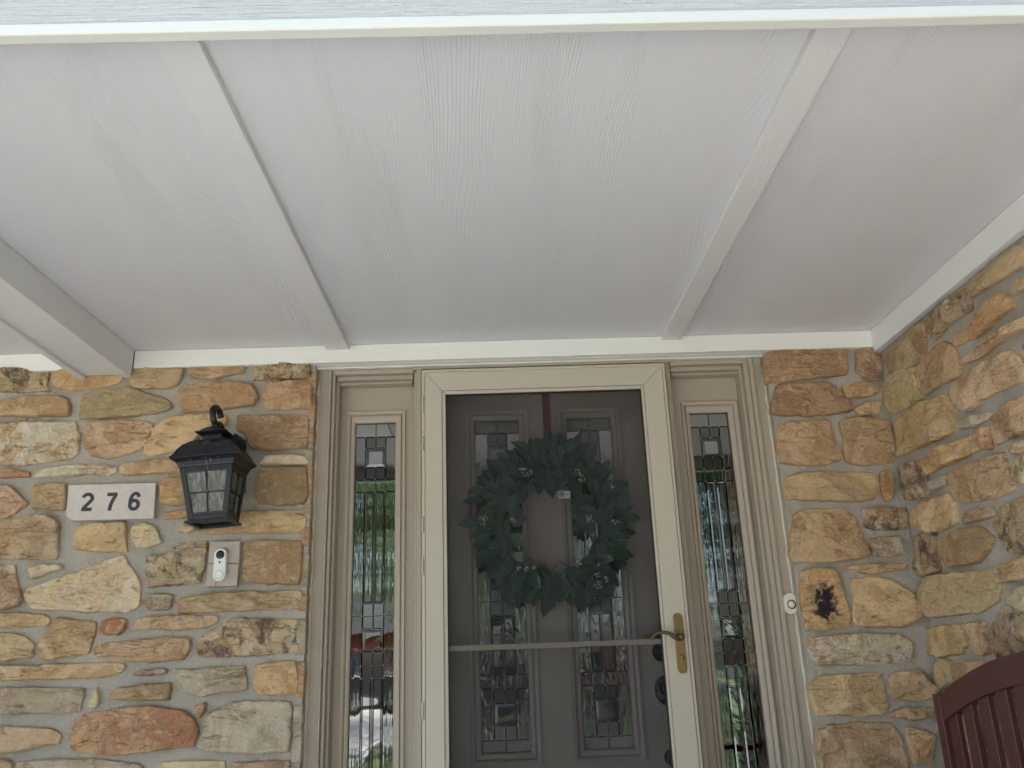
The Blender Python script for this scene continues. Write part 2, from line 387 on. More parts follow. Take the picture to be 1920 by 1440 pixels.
def stone(parent, poly, code, plane, thick=.018, res=120, seed=0, z0=0.0, amp=1.0):
    """one stone: outline poly in wall (u,v) metres; plane = function (u, v, n) -> world point"""
    r = random.Random(seed * 7919 + 13); P = np.array(poly, float)
    seg = np.roll(P, -1, 0) - P; L = np.hypot(seg[:, 0], seg[:, 1]); per = L.sum(); cum = np.concatenate([[0], np.cumsum(L)])
    # resample and roughen the outline
    n = max(30, min(res, int(per / .0062))); pts = []
    for k in range(n):
        s = (k + .5) / n * per; i = min(len(L) - 1, np.searchsorted(cum, s) - 1); t = (s - cum[i]) / L[i]
        pts.append(P[i] + seg[i] * t)
    pts = np.array(pts)
    pts = .2 * np.roll(pts, 1, 0) + .6 * pts + .2 * np.roll(pts, -1, 0)
    cen = pts.mean(0)
    so_ = r.uniform(0, 99)
    for k in range(n):
        d = pts[k] - cen; q = mn.noise(Vector((pts[k][0] * 30, pts[k][1] * 30, so_))) * .0042 + mn.noise(Vector((pts[k][0] * 90, pts[k][1] * 90, so_))) * .0030 + mn.noise(Vector((pts[k][0] * 240, pts[k][1] * 240, so_))) * .0014
        pts[k] += d / (np.hypot(*d) + 1e-6) * (q + .0036)
    scl = [1.0, 1.0, .99, .975, .955, .93, .90, .865, .825, .78, .73, .67, .61, .54, .47, .39, .31, .22, .12]
    rings = [cen + (pts - cen) * s for s in scl]
    A = np.concatenate(rings + [cen[None]])
    # distance of every point to the outline
    Q = pts; E = np.roll(Q, -1, 0) - Q; EL = (E ** 2).sum(1) + 1e-12
    dv = A[:, None, :] - Q[None]; tt = np.clip((dv * E[None]).sum(2) / EL, 0, 1)
    dist = np.sqrt(((dv - tt[..., None] * E[None]) ** 2).sum(2)).min(1)
    size = math.sqrt(abs(np.cross(Q, np.roll(Q, -1, 0)).sum()) / 2)
    # chiselled facets: lower envelope of a few tilted planes
    H = np.full(len(A), 9.0)
    for k in range(8):
        p = cen + np.array([r.uniform(-.5, .5), r.uniform(-.3, .3)]) * size
        gx, gy = r.uniform(-.22, .22) * amp, r.uniform(-.30, .30) * amp
        H = np.minimum(H, r.uniform(0, .007) * amp + (A[:, 0] - p[0]) * gx + (A[:, 1] - p[1]) * gy)
    H = H - H.mean()
    fine = np.array([mn.fractal(Vector((a[0] * 26 + so_, a[1] * 34, so_)), .7, 2.1, 4) for a in A])
    step = np.array([mn.noise(Vector((a[0] * 7, a[1] * 30 + so_, so_ + 5))) for a in A])
    st2 = np.array([mn.noise(Vector((a[0] * 13 + a[1] * 9, a[1] * 17 - a[0] * 8, so_ + 9))) for a in A])
    step = (np.where(step > .10, .0024, 0.0) + np.where(st2 > .22, .0024, 0.0) - np.where(st2 < -.30, .0020, 0.0)) * amp
    H = thick + np.clip(H, -.012, .013) + fine * .0036 * amp + step
    H = np.maximum(H, .006)
    w_ = .0028 + .0032 * r.random()
    prof = np.sqrt(np.clip(1 - (1 - np.clip(dist / w_, 0, 1)) ** 2, 0, 1))
    Hh = .004 + (H - .004) * prof
    Hh[:n] = -.022; Hh[n:2 * n] = .003
    m = len(scl)
    me = bpy.data.meshes.new('stone')
    o3 = plane(cen[0], cen[1], 0)
    vs_ = [tuple(plane(a[0], a[1], h + z0) - o3) for a, h in zip(A, Hh)]
    fs = [(i * n + k, i * n + (k + 1) % n, (i + 1) * n + (k + 1) % n, (i + 1) * n + k) for i in range(m - 1) for k in range(n)]
    fs += [((m - 1) * n + k, (m - 1) * n + (k + 1) % n, m * n) for k in range(n)]
    me.from_pydata(vs_, [], fs)
    me.materials.append(MT['stone']); me.shade_smooth()
    bm = bmesh.new(); bm.from_mesh(me); bmesh.ops.recalc_face_normals(bm, faces=bm.faces)
    nrm = plane(0, 0, 1) - plane(0, 0, 0)
    bm.faces.ensure_lookup_table()
    if bm.faces[-1].normal.dot(nrm) < 0: bmesh.ops.reverse_faces(bm, faces=bm.faces)
    bm.to_mesh(me); bm.free()
    o = bpy.data.objects.new('stone', me); C.collection.objects.link(o); o.parent = parent
    o.location = o3 - parent_loc(parent)
    c1, c2 = PAL[code]; j = [r.uniform(-9, 9) for _ in range(3)]; k0 = r.uniform(-8, 8)
    sh = (4, 6, -5)
    o['colour_one'] = list(lin([max(5, c + sh[i] + j[i] * .35 + k0) for i, c in enumerate(c1)]))
    o['colour_two'] = list(lin([max(5, c + sh[i] + j[i] * .35 + k0) for i, c in enumerate(c2)]))
    o['core_stain'] = 1.0 if code == 'K' and size > .08 else 0.0
    t_ = TR[code]; o['traits'] = [t_[0], min(1, t_[1] * r.uniform(.6, 1.4)), min(1, t_[2] * r.uniform(.6, 1.4))]
    return o

FW = lambda u, v, n: Vector((u, -n, v))                 # front wall: faces -Y
SW = lambda u, v, n: Vector((XC - n, u, v))             # side wall: faces -X
JW = lambda X: (lambda u, v, n: Vector((X + n, u, v)))  # jamb return facing +X

def sheet(name, parent, plane, u0, u1, v0, v1, res=.008, amp=.0055, base=-.0045, keep=None):
    nu = max(2, int((u1 - u0) / res)); nv = max(2, int((v1 - v0) / res)); vs_ = []; off = parent_loc(parent)
    for j in range(nv + 1):
        for i in range(nu + 1):
            u = u0 + (u1 - u0) * i / nu; v = v0 + (v1 - v0) * j / nv
            h = base + mn.fractal(Vector((u * 11, v * 11, u0 * 3)), .75, 2.1, 5) * amp
            vs_.append(tuple(plane(u, v, h) - off))
    fs = [(j * (nu + 1) + i, j * (nu + 1) + i + 1, (j + 1) * (nu + 1) + i + 1, (j + 1) * (nu + 1) + i) for j in range(nv) for i in range(nu)]
    me = bpy.data.meshes.new(name); me.from_pydata(vs_, [], fs); me.materials.append(MT['mortar']); me.shade_smooth()
    if me.polygons[0].normal.dot(plane(0, 0, 1) - plane(0, 0, 0)) < 0: me.flip_normals()
    o = bpy.data.objects.new(name, me); C.collection.objects.link(o); o.parent = parent; return o

A_ = """A2 M -120 105 75 104 250 108 290 115 270 190 292 232 150 233 0 232 -110 238
O 315 100 370 96 560 96 722 128 726 160 700 190 560 210 440 228 350 212 318 190
L 782 98 900 96 1090 98 1085 150 1060 200 960 215 850 218 785 200
T 1130 96 1455 80 1455 120 1300 150 1150 158 1128 140
M 1522 82 1600 72 1860 72 1862 155 1700 160 1508 166 1530 130
T -190 292 0 290 150 270 340 260 392 270 418 330 405 382 200 384 -60 382 -200 375
L 492 250 560 232 700 218 780 212 850 240 930 265 1000 285 1025 330 960 360 800 380 600 392 482 397 472 370 488 290
O 1070 220 1140 190 1250 178 1400 182 1525 205 1548 270 1520 320 1350 335 1100 358 1078 300
O 1590 180 1845 174 1868 200 1870 330 1750 338 1600 336 1570 300 1588 230
W -150 436 0 432 150 430 452 418 466 500 460 600 420 635 250 660 100 674 -130 668
P 505 432 600 415 850 412 910 430 905 500 860 560 780 600 650 636 540 620 512 560
Y 985 405 1060 392 1220 375 1350 372 1355 430 1270 480 1185 500 1150 560 1050 590 900 622 860 612 870 520 905 470
B 1430 380 1840 374 1846 470 1838 570 1640 586 1500 576 1490 500 1422 470
C 1568 662 1600 622 1700 618 1820 620 1850 648 1830 672 1560 674
R -90 706 40 704 90 708 165 716 168 745 60 750 -80 752
W 198 722 240 700 400 682 560 672 692 680 694 720 640 740 500 728 380 746 260 752 198 752
T 720 682 750 660 1000 650 1120 655 1120 718 930 726 735 736 714 712
B 1550 702 1700 692 1832 690 1846 760 1842 870 1820 906 1650 914 1560 908 1530 870 1535 780
P -150 790 60 805 110 850 162 905 100 950 30 986 -140 992
L 195 796 300 792 390 790 386 860 380 946 290 941 198 936 192 870
O 965 800 1000 762 1090 750 1160 752 1160 912 1050 914 966 910
O 980 960 1130 950 1200 955 1200 985 1050 992 985 1002
P -160 1050 0 1035 50 1010 150 990 292 978 342 1012 346 1120 336 1242 150 1240 -150 1232
Y 460 1045 560 1030 746 1020 751 1100 753 1197 560 1193 440 1182 428 1150 450 1090
C 790 1042 860 1030 920 1045 950 1100 963 1136 900 1166 830 1176 800 1130 784 1080
T 1180 1068 1300 1055 1440 1050 1452 962 1600 952 1818 950 1836 1010 1808 1084 1500 1082 1190 1092
Y 1075 1078 1110 1045 1150 1048 1172 1062 1120 1078
B 1460 1150 1530 1133 1806 1132 1812 1250 1796 1394 1600 1386 1458 1383
M 1062 1152 1150 1142 1238 1140 1225 1260 1195 1382 1050 1392 888 1412 882 1300 890 1220 1010 1220 1042 1180""".replace('A2 ', '').split('\n')
B_ = """W -160 66 80 63 90 150 127 260 100 312 0 330 -150 332
C 168 72 260 66 362 58 364 90 280 106 230 132 185 142
C 715 6 742 12 765 62 832 160 826 318 750 346 450 336 200 330 150 248 156 205 300 160 500 85
G 865 246 940 242 1026 238 1030 270 1015 322 880 337 866 290
P 1078 264 1250 236 1500 221 1790 213 1802 240 1787 324 1500 332 1200 347 1068 354 1082 310
O -170 360 130 352 260 360 290 390 272 427 100 432 -160 428
T 338 376 450 394 573 404 562 470 520 592 400 607 310 622 232 624 234 530 290 450
R 625 394 690 386 748 388 747 440 706 478 620 478 598 450
T 830 382 900 370 1100 366 1298 366 1302 400 1240 437 1050 448 850 447 788 447
M 1198 500 1280 450 1350 415 1430 382 1600 388 1774 388 1790 500 1782 586 1500 602 1198 614 1176 540
L -140 472 90 478 150 490 197 540 186 612 50 632 -130 634
B 548 567 620 530 800 520 1000 500 1132 500 1140 540 1092 632 900 642 820 636 640 634 568 612
T -170 662 200 665 600 650 738 653 728 702 600 742 300 747 0 757 -160 755
G 798 712 880 692 987 683 982 716 880 726 798 727
G 1043 690 1190 690 1330 680 1462 668 1472 740 1477 812 1330 822 1220 847 1118 827 1070 760
O 1535 665 1650 650 1762 638 1777 700 1778 832 1560 837 1523 790
G -180 805 250 800 502 803 482 880 466 942 300 952 150 947 0 960 -170 958
C 533 912 545 860 577 803 584 860 582 902 547 920
B 648 852 700 800 800 792 1012 768 1023 800 1012 872 800 872 660 867
P 1163 910 1227 893 1222 930 1190 984 1175 942
R 422 1010 500 960 700 925 900 912 1080 933 1163 988 1183 1060 1152 1152 950 1172 700 1202 560 1192 430 1182 416 1090
G 1238 962 1320 925 1400 885 1600 882 1742 883 1743 1000 1728 1182 1500 1192 1200 1172 1193 1140 1225 1030
P -180 1028 100 1034 300 1045 358 1080 352 1132 200 1162 80 1182 -170 1184
O -200 1230 40 1234 62 1260 60 1400 -190 1410
G 98 1248 300 1230 600 1233 842 1258 852 1320 852 1420 98 1420
C 948 1252 1150 1240 1342 1244 1348 1330 1348 1420 940 1420
P 1400 1250 1730 1238 1736 1330 1732 1420 1410 1420""".split('\n')
C_ = """B 98 730 150 712 520 706 527 832 430 847 300 857 110 877 94 790
P 568 706 640 702 700 706 708 790 697 857 620 864 573 822
B 160 890 202 882 420 885 470 920 547 990 542 1027 400 1047 180 1047 133 1032 140 960
O 498 895 580 882 672 884 678 930 642 947 518 957
T 558 1015 620 985 692 978 694 1040 600 1047
O 168 1110 230 1080 422 1073 442 1130 472 1200 498 1250 482 1287 380 1307 180 1297 168 1200
B 487 1080 560 1062 742 1073 757 1130 777 1270 762 1292 600 1302 518 1287 510 1200
L 200 1375 270 1345 600 1343 672 1350 692 1400 672 1477 600 1497 230 1482 205 1440
K 698 1345 745 1333 762 1400 764 1440 742 1492 713 1482""".split('\n')
R_ = """L 1140 380 1250 290 1400 165 1432 200 1422 270 1310 347 1160 440
M 933 545 1000 480 1112 393 1157 450 1152 505 1050 562 965 662 938 600
B 855 600 917 558 920 640 922 737 880 712 860 640
L 712 740 800 660 852 623 872 680 887 720 872 780 735 837 718 790
O 1063 640 1150 590 1200 530 1320 408 1367 450 1367 490 1290 552 1200 632 1075 692
L 1368 370 1440 320 1520 260 1520 340 1380 422
P 1098 760 1250 650 1430 550 1540 490 1540 560 1350 642 1200 752 1108 787
T 878 800 920 740 1010 663 1062 700 1107 790 1092 852 1010 882 920 947 878 890
L 688 890 800 808 862 800 877 900 902 960 820 1012 740 1047 703 1000
P 1053 880 1200 790 1350 707 1402 740 1432 830 1402 882 1250 942 1150 1027 1070 1002 1048 930
O 763 1090 850 1008 1030 938 1062 1000 1072 1130 1000 1172 900 1212 790 1267 768 1180
M 1430 690 1560 610 1560 740 1440 782
P 1258 1060 1350 1000 1560 880 1560 1080 1400 1152 1280 1202 1263 1130
G 1093 1110 1130 1060 1252 1033 1242 1072 1180 1102 1110 1122
R 1198 1122 1237 1106 1262 1210 1232 1227 1203 1190
O 898 1280 1030 1208 1180 1143 1207 1230 1120 1267 1000 1322 918 1357
P 1368 1230 1420 1190 1540 1160 1540 1225 1380 1252
M 788 1320 850 1290 892 1288 922 1360 932 1440 928 1468 812 1488 788 1400
G 938 1400 1030 1348 1022 1412 960 1437
P 1028 1360 1200 1290 1312 1238 1342 1330 1368 1440 1300 1472 1110 1505 1058 1460
W 1368 1330 1410 1263 1560 1200 1560 1400 1380 1392""".split('\n')
D_ = """T 248 115 350 95 500 93 562 140 602 220 638 320 622 347 480 364 258 372 232 330 238 200
M 603 100 700 90 827 86 842 180 800 197 670 202 622 182
G 643 255 690 242 802 238 810 330 740 342 663 342
T 488 402 560 385 822 376 824 400 740 417 620 432 560 407
K 283 430 330 405 432 403 472 440 512 560 542 650 532 702 430 717 308 722 288 600 282 500
T 543 460 660 450 760 463 862 530 902 600 918 670 800 702 600 707 563 682 550 620 568 550
W 318 765 450 750 640 742 800 743 862 780 864 860 842 892 700 897 368 907 340 860
T 328 1005 370 970 540 953 697 948 717 1030 732 1130 722 1157 600 1172 480 1162 368 1167 343 1080
P 748 950 892 933 932 990 1002 1030 982 1042 972 1082 820 1087 763 1077
P 743 1172 800 1130 900 1128 975 1130 970 1175 860 1187
P 369 1250 430 1220 600 1208 752 1208 802 1290 838 1420 822 1500 400 1500 373 1350
O 833 1230 900 1245 967 1260 970 1408 870 1412 848 1330""".split('\n')
E_ = """T 848 100 950 50 1030 10 1062 60 1077 160 1040 192 970 217 870 192 850 150
P 1103 150 1140 110 1260 83 1277 130 1200 152 1110 177
M 1283 130 1310 80 1440 30 1560 -10 1560 300 1350 320 1268 190
M 853 240 962 216 977 300 987 420 890 447 868 380
B 978 260 1060 220 1190 183 1267 240 1262 290 1200 372 1100 387 1040 397 988 340
L 898 490 960 440 1120 425 1282 398 1312 490 1292 572 1200 632 1080 642 950 662 913 600
T 1288 390 1560 315 1560 440 1300 482
C 1338 560 1400 510 1560 455 1560 660 1440 625 1350 592
M 1248 720 1330 600 1400 618 1560 680 1560 800 1400 840 1290 872 1253 800
T 918 720 1000 705 1122 693 1132 800 1102 847 1010 857 928 850
P 1135 692 1227 683 1247 840 1190 852 1142 790
T 972 900 1010 880 1052 890 1062 990 1010 1027 978 960
O 1060 900 1200 890 1320 880 1320 985 1150 1010 1070 995
G 1070 1120 1240 1120 1230 1330 1100 1310
M 1280 1050 1560 1010 1560 1130 1290 1145
B 1260 1180 1560 1170 1560 1360 1270 1340
T 1010 1370 1220 1360 1230 1500 1020 1490
P 1260 1385 1560 1395 1560 1560 1270 1530""".split('\n')

def trace(rows, ox, oy, sc, toplane, parent, plane, seed, thick=.016):
    for i, r_ in enumerate(rows):
        s = r_.split(); nums = list(map(float, s[1:]))
        poly = [toplane(ox + nums[k] / sc, oy + nums[k + 1] / sc) for k in range(0, len(nums), 2)]
        stone(parent, poly, s[0], plane, thick * rng.uniform(.75, 1.25), seed=seed + i, amp=1.25 if s[0] in 'WMRPO' else .8)
def fill(parent, plane, u0, u1, v0, v1, seed):        # coursed rubble beyond the edge of the photograph
    r = random.Random(seed); v = v1
    while v > v0 + .03:
        h = min(r.uniform(.05, .13), v - v0); u = u0 + r.uniform(0, .02)
        while u < u1 - .05:
            w_ = min(r.uniform(.12, .32), u1 - u)
            if u1 - u - w_ < .07: w_ = u1 - u
            a, b_, c_, d_ = u + .009, u + w_ - .009, v - h + .008, v - .008
            pl = [(a + r.uniform(0, .012), d_ - r.uniform(0, .01)), ((a + b_) / 2, d_ + r.uniform(-.005, .004)), (b_ - r.uniform(0, .014), d_ - r.uniform(0, .008)),
                  (b_, (c_ + d_) / 2), (b_ - r.uniform(0, .01), c_ + r.uniform(0, .008)), ((a + b_) / 2, c_ + r.uniform(-.004, .005)), (a + r.uniform(0, .01), c_ + r.uniform(0, .01)), (a, (c_ + d_) / 2)]
            stone(parent, pl, r.choice('TTOBPPGLYWMC'), plane, .016, res=32, seed=r.randint(1, 99999)); u += w_
        v -= h

SF = -.010
toF = lambda x, y: WY(x, y, SF)
XL = -.640                                   # where the stone stops beside the left casing
lw_ = thing('stone_wall', 'rubble sandstone wall left of the door carrying the lantern and number plaque', 'stone wall', (-1.5, 0, 0))
sheet('mortar', lw_, FW, -2.7, XL, -.02, 2.30)
b = MB(); b.box(-2.7, XL - .001, .006, .22, -.02, 2.30); b.build('wall_core', MT['mortar'], lw_)
trace(A_, 0, 660, 3.2, toF, lw_, FW, 100); trace(B_, 0, 1040, 3.2, toF, lw_, FW, 200)
fill(lw_, FW, -2.68, -1.90, .0, 2.11, 5); fill(lw_, FW, -1.90, XL - .02, .0, .755, 6)
# stones that turn the corner into the door opening
r = random.Random(4); v = 2.10
while v > .1:
    h = r.uniform(.06, .15); pj = JW(XL - .001)
    stone(lw_, [(.0, v - .014), (.02, v - .010), (.036, v - .016), (.042, v - h / 2), (.034, v - h + .012), (.0, v - h + .014), (-.004, v - h / 2)], r.choice('BBGB'), pj, .003, res=30, seed=int(v * 1000), amp=.5)
    v -= h
fr_ = thing('stone_wall', 'narrow rubble sandstone wall between the right sidelight and the corner', 'stone wall', (1.2, 0, 0))
XR = .986
sheet('mortar', fr_, FW, XR + .004, XC + .01, -.02, 2.30)
b = MB(); b.box(XR + .005, XC, .006, .22, -.02, 2.30); b.build('wall_core', MT['mortar'], fr_)
trace(C_, 1400, 400, 2.769, toF, fr_, FW, 300); trace(D_, 1400, 920, 2.769, toF, fr_, FW, 400)
fill(fr_, FW, XR + .02, XC - .02, 0, .70, 8)
sw_ = thing('stone_wall', 'rubble sandstone side wall running out from the corner behind the bench', 'stone wall', (XC, -1, 0))
sheet('mortar', sw_, SW, -1.86, .0, GROUND, 2.30, .014)
b = MB(); b.box(XC + .006, XC + .25, -1.86, .22, GROUND, 2.30); b.build('wall_core', MT['mortar'], sw_)
toS = lambda x, y: WX(x, y, XC - .010)
trace(R_, 1400, 400, 2.769, toS, sw_, SW, 500); trace(E_, 1400, 920, 2.769, toS, sw_, SW, 600)
fill(sw_, SW, -1.85, -.98, 0, 2.11, 9); fill(sw_, SW, -.97, -.02, 0, .66, 10)

# ================================================================== CEILING, beams, boards
YF = WZ(960, 66, 2.10)[1]                    # inner foot of the fascia
b = MB(); b.box(-3.0, XC + .24, YF + .02, .21, ZCEIL, ZCEIL + .012); o = struct(b.build('ceiling', MT['ceil']))
def wbox(b, x0, x1, y0, y1, z0, z1, j=.0011):
    """a board whose edges wander by a millimetre, lofted along its longest side"""
    ax = 0 if x1 - x0 > y1 - y0 else 1; a, e = ((x0, x1), (y0, y1))[ax]; n = max(4, int((e - a) / .045)); vs_ = []; sd_ = x0 * 7 + y0 * 13 + z0 * 5
    for i in range(n + 1):
        t_ = a + (e - a) * i / n
        for q, (c_, z) in enumerate((((y0, y1)[0] if ax == 0 else x0, z0), ((y0, y1)[1] if ax == 0 else x1, z0), ((y0, y1)[1] if ax == 0 else x1, z1), ((y0, y1)[0] if ax == 0 else x0, z1))):
            dn = mn.noise(Vector((t_ * 2.2, q, sd_))) * j + mn.noise(Vector((t_ * 16, q, sd_))) * j * .45; dz_ = (mn.noise(Vector((t_ * 2.4, q + 9, sd_))) * j + mn.noise(Vector((t_ * 18, q + 9, sd_))) * j * .5) if z == z0 else 0
            vs_.append((t_, c_ + dn * .6, z + dz_) if ax == 0 else (c_ + dn, t_, z + dz_))
    fs = [(i * 4 + q, i * 4 + (q + 1) % 4, i * 4 + 4 + (q + 1) % 4, i * 4 + 4 + q) for i in range(n) for q in range(4)] + [(3, 2, 1, 0), (n * 4, n * 4 + 1, n * 4 + 2, n * 4 + 3)]
    return b.add(vs_, fs)
def board(name, label, x0, x1, y0, y1, z0, z1, m, cat='trim board', bv=.002):
    b = MB(); wbox(b, x0, x1, y0, y1, z0, z1); return tag(b.build(name, m, bevel=bv), label, cat)
TY = -.022
board('wall_trim_board', 'long white board closing the ceiling above the door and stone', -1.282, XC - .024, TY, .0035, 2.117, ZCEIL - .001, MT['white_x'])
board('wall_trim_board', 'short white board under the ceiling left of the big beam', -3.0, -1.470, TY, .0035, 2.117, ZCEIL - .001, MT['white_x'])
board('side_trim_board', 'white board under the ceiling along the right side wall', XC - .024, XC + .002, -1.56, .002, 2.098, ZCEIL - .001, MT['white_y'])
# head strip over the door set back under the trim
b = MB(); b.box(-.650, .992, .004, .2, 2.1165, 2.135); b.box(-.650, .992, .030, .2, 2.112, 2.1163)
tag(b.build('door_head_strip', MT['white_x'], bevel=.0015), 'narrow shaded white strip between the ceiling board and the door frame', 'trim board')
bx0, _ = WY(612, 655, -.02); bx1, _ = WY(655, 655, -.02)
board('ceiling_batten', 'flat white batten across the ceiling left of the door, shaded on its right edge', bx0, bx1, YF + .01, TY - .0005, ZCEIL - .019, ZCEIL - .0005, MT['batten'], 'batten')
bx0, _ = WY(1240, 637, -.02); bx1, _ = WY(1275, 637, -.02)
board('ceiling_batten', 'narrow white batten across the ceiling above the right sidelight', bx0, bx1, YF + .01, TY - .0005, ZCEIL - .019, ZCEIL - .0005, MT['batten'], 'batten')
t = thing('boxed_beam', 'deep white boxed beam crossing the ceiling at the far left', 'beam', (-1.37, -.8, ZCEIL))
for x0, x1 in ((-1.468, -1.446), (-1.306, -1.284)):
    b = MB(); wbox(b, x0, x1, YF + .01, -.024, 2.080, ZCEIL - .0005); b.build('side_board', MT['batten'], t, bevel=.002)
b = MB(); b.box(-1.4455, -1.3065, YF + .01, -.0245, 2.092, 2.110); b.build('bottom_board', MT['batten'], t, bevel=.001)
t = thing('fascia', 'rough grained white fascia beam along the front edge of the porch ceiling', 'fascia', (0, YF, 2.1))
b = MB(); b.box(-3.05, XC + .26, YF - .020, YF, 2.124, 2.42); b.build('grained_board', MT['fascia'], t, bevel=.003)
b = MB(); wbox(b, -3.05, XC + .26, YF - .025, YF + .001, 2.100, 2.1235, .0016); b.build('drip_strip', MT['white_s'], t, bevel=.004, seg=3)

# house roof and eave, so that daylight arrives only from outside
t = thing('house_roof', 'grey shingle roof above the porch', 'roof', (0, 0, 2.5))
b = MB(); b.prism([(YF - .10, 2.45), (YF - .10, 2.50), (4.2, 4.40), (8.4, 2.6), (8.4, 2.5), (4.2, 4.3)], -9, 6, 'x'); b.build('shingles', MT['roof'], t)
b = MB(); b.box(-9, 6, YF - .10, YF - .021, 2.422, 2.446); b.build('eave_soffit', MT['white_s'], t)
b = MB(); b.box(-9, 6, YF - .0, .22, 2.30, 2.44); b.build('ceiling_framing', MT['hall'], t)
t = thing('house_body', 'plain outer walls of the house behind the porch', 'house', (0, 4, 0))
b = MB(); b.box(-9, -2.71, .0, .2, GROUND, 2.44); b.build('wall', MT['mortar'], t)
b = MB(); b.box(XC + .26, 6, -2.25, -2.05, GROUND, 2.44); b.box(-9, 6, 8, 8.2, GROUND, 2.6); b.box(-9, -8.8, .2, 8, GROUND, 2.6); b.box(5.8, 6, -2.05, 8, GROUND, 2.6); b.build('wall', MT['mortar'], t)
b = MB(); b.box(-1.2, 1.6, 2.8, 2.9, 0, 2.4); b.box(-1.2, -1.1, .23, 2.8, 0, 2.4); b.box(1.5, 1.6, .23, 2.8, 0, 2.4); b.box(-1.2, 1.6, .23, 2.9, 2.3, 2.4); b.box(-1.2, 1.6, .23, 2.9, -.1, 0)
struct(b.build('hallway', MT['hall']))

# ================================================================== DOORWAY: casings, posts, sidelights
XS = lambda px, y, row=760: WY(px, row, y)[0]     # x of a pixel column (taken at a photo row) on plane y
ZS = lambda py, y, col=941: WY(col, py, y)[1]
ZT = 2.110
def vboard(mb, x0, x1, y0, y1, z0=0, z1=ZT): mb.box(x0, x1, y0, y1, z0, z1)
t = thing('door_frame', 'taupe wooden frame with stepped mouldings round the door and sidelights', 'door frame', (.17, .1, 0))
YC = .048
def px_l(p): return WY(p, 700, YC)[0]
# left casing
lc = [-.640, WY(617, 760, YC)[0], WY(622, 760, YC + .006)[0], WY(628, 760, YC + .012)[0]]
b = MB(); vboard(b, XL + .001, lc[1] - .0015, YC, .2); b.build('casing', MT['taupe'], t, bevel=.0015)
b = MB(); vboard(b, lc[1], lc[2] - .001, YC - .012, .2); b.build('casing_bead', MT['taupe'], t, bevel=.003)
b = MB(); vboard(b, lc[2], lc[3], YC + .004, .2); b.build('casing_step', MT['taupe'], t, bevel=.0015)
YP = .135                                     # plane of the sidelight panels
b = MB(); vboard(b, lc[3] + .0005, lc[3] + .010, YC + .030, .2); b.build('jamb_stop', MT['taupe'], t, bevel=.0015)
# right casing (mirrors it, wider moulding)
rc = [WY(1427, 675, YC)[0] - .002, WY(1412, 760 - 60, YC)[0], WY(1404, 700, YC)[0], WY(1396, 700, YC)[0]]
b = MB(); vboard(b, rc[1] + .0015, rc[0], YC, .2); b.build('casing', MT['taupe'], t, bevel=.0015)
b = MB(); vboard(b, rc[2] + .001, rc[1], YC - .012, .2); b.build('casing_bead', MT['taupe'], t, bevel=.003)
b = MB(); vboard(b, rc[3], rc[2], YC + .004, .2); b.build('casing_step', MT['taupe'], t, bevel=.0015)
b = MB(); vboard(b, rc[3] - .010, rc[3] - .0005, YC + .030, .2); b.build('jamb_stop', MT['taupe'], t, bevel=.0015)
# posts between sidelights and door
STL, STR = WY(796, 700, .028)[0], WY(1240, 690, .028)[0]      # storm door outer edges
plx = [WY(775.5, 760, YC)[0], WY(781, 760, YC)[0], STL - .014]
prx = [STR + .016, WY(1253, 740, YC)[0], WY(1262, 740, YC)[0]]
for (a, c_, e_) in (plx, prx[::-1]):
    s_ = 1 if c_ > a else -1
    b = MB(); vboard(b, a, a + s_ * .011, YC + .014, .2); b.build('post_bead', MT['taupe'], t, bevel=.003)
    b = MB(); vboard(b, a + s_ * .0115, c_, YC + .004, .2); b.build('post_step', MT['taupe'], t, bevel=.0015)
    b = MB(); vboard(b, c_ + s_ * .0008, e_, YC - .006, .2); b.build('post', MT['taupe'], t, bevel=.002)
# head mouldings over each sidelight
def head(x0, x1):
    b = MB(); b.box(x0, x1, YC, .2, 2.094, ZT); b.build('head_moulding', MT['taupe_x'], t, bevel=.002)
    b = MB(); b.box(x0 + .004, x1 - .004, YC + .022, .2, 2.078, 2.0935); b.build('head_moulding', MT['taupe_x'], t, bevel=.002)
    b = MB(); b.box(x0 + .009, x1 - .009, YC + .045, .2, 2.068, 2.0775); b.build('head_stop', MT['taupe_x'], t, bevel=.0015)
head(lc[3] + .0008, plx[0] - .0006); head(prx[2] + .0006, rc[3] - .0008)
b = MB(); b.box(plx[2] - .03, prx[0] + .03, YC - .0095, .2, 2.1035, ZT + .001); b.build('head_board', MT['taupe_x'], t, bevel=.0015)
b = MB(); b.box(XL + .002, rc[0], .055, .2, -.02, .03); b.build('threshold', MT['concrete'], t)

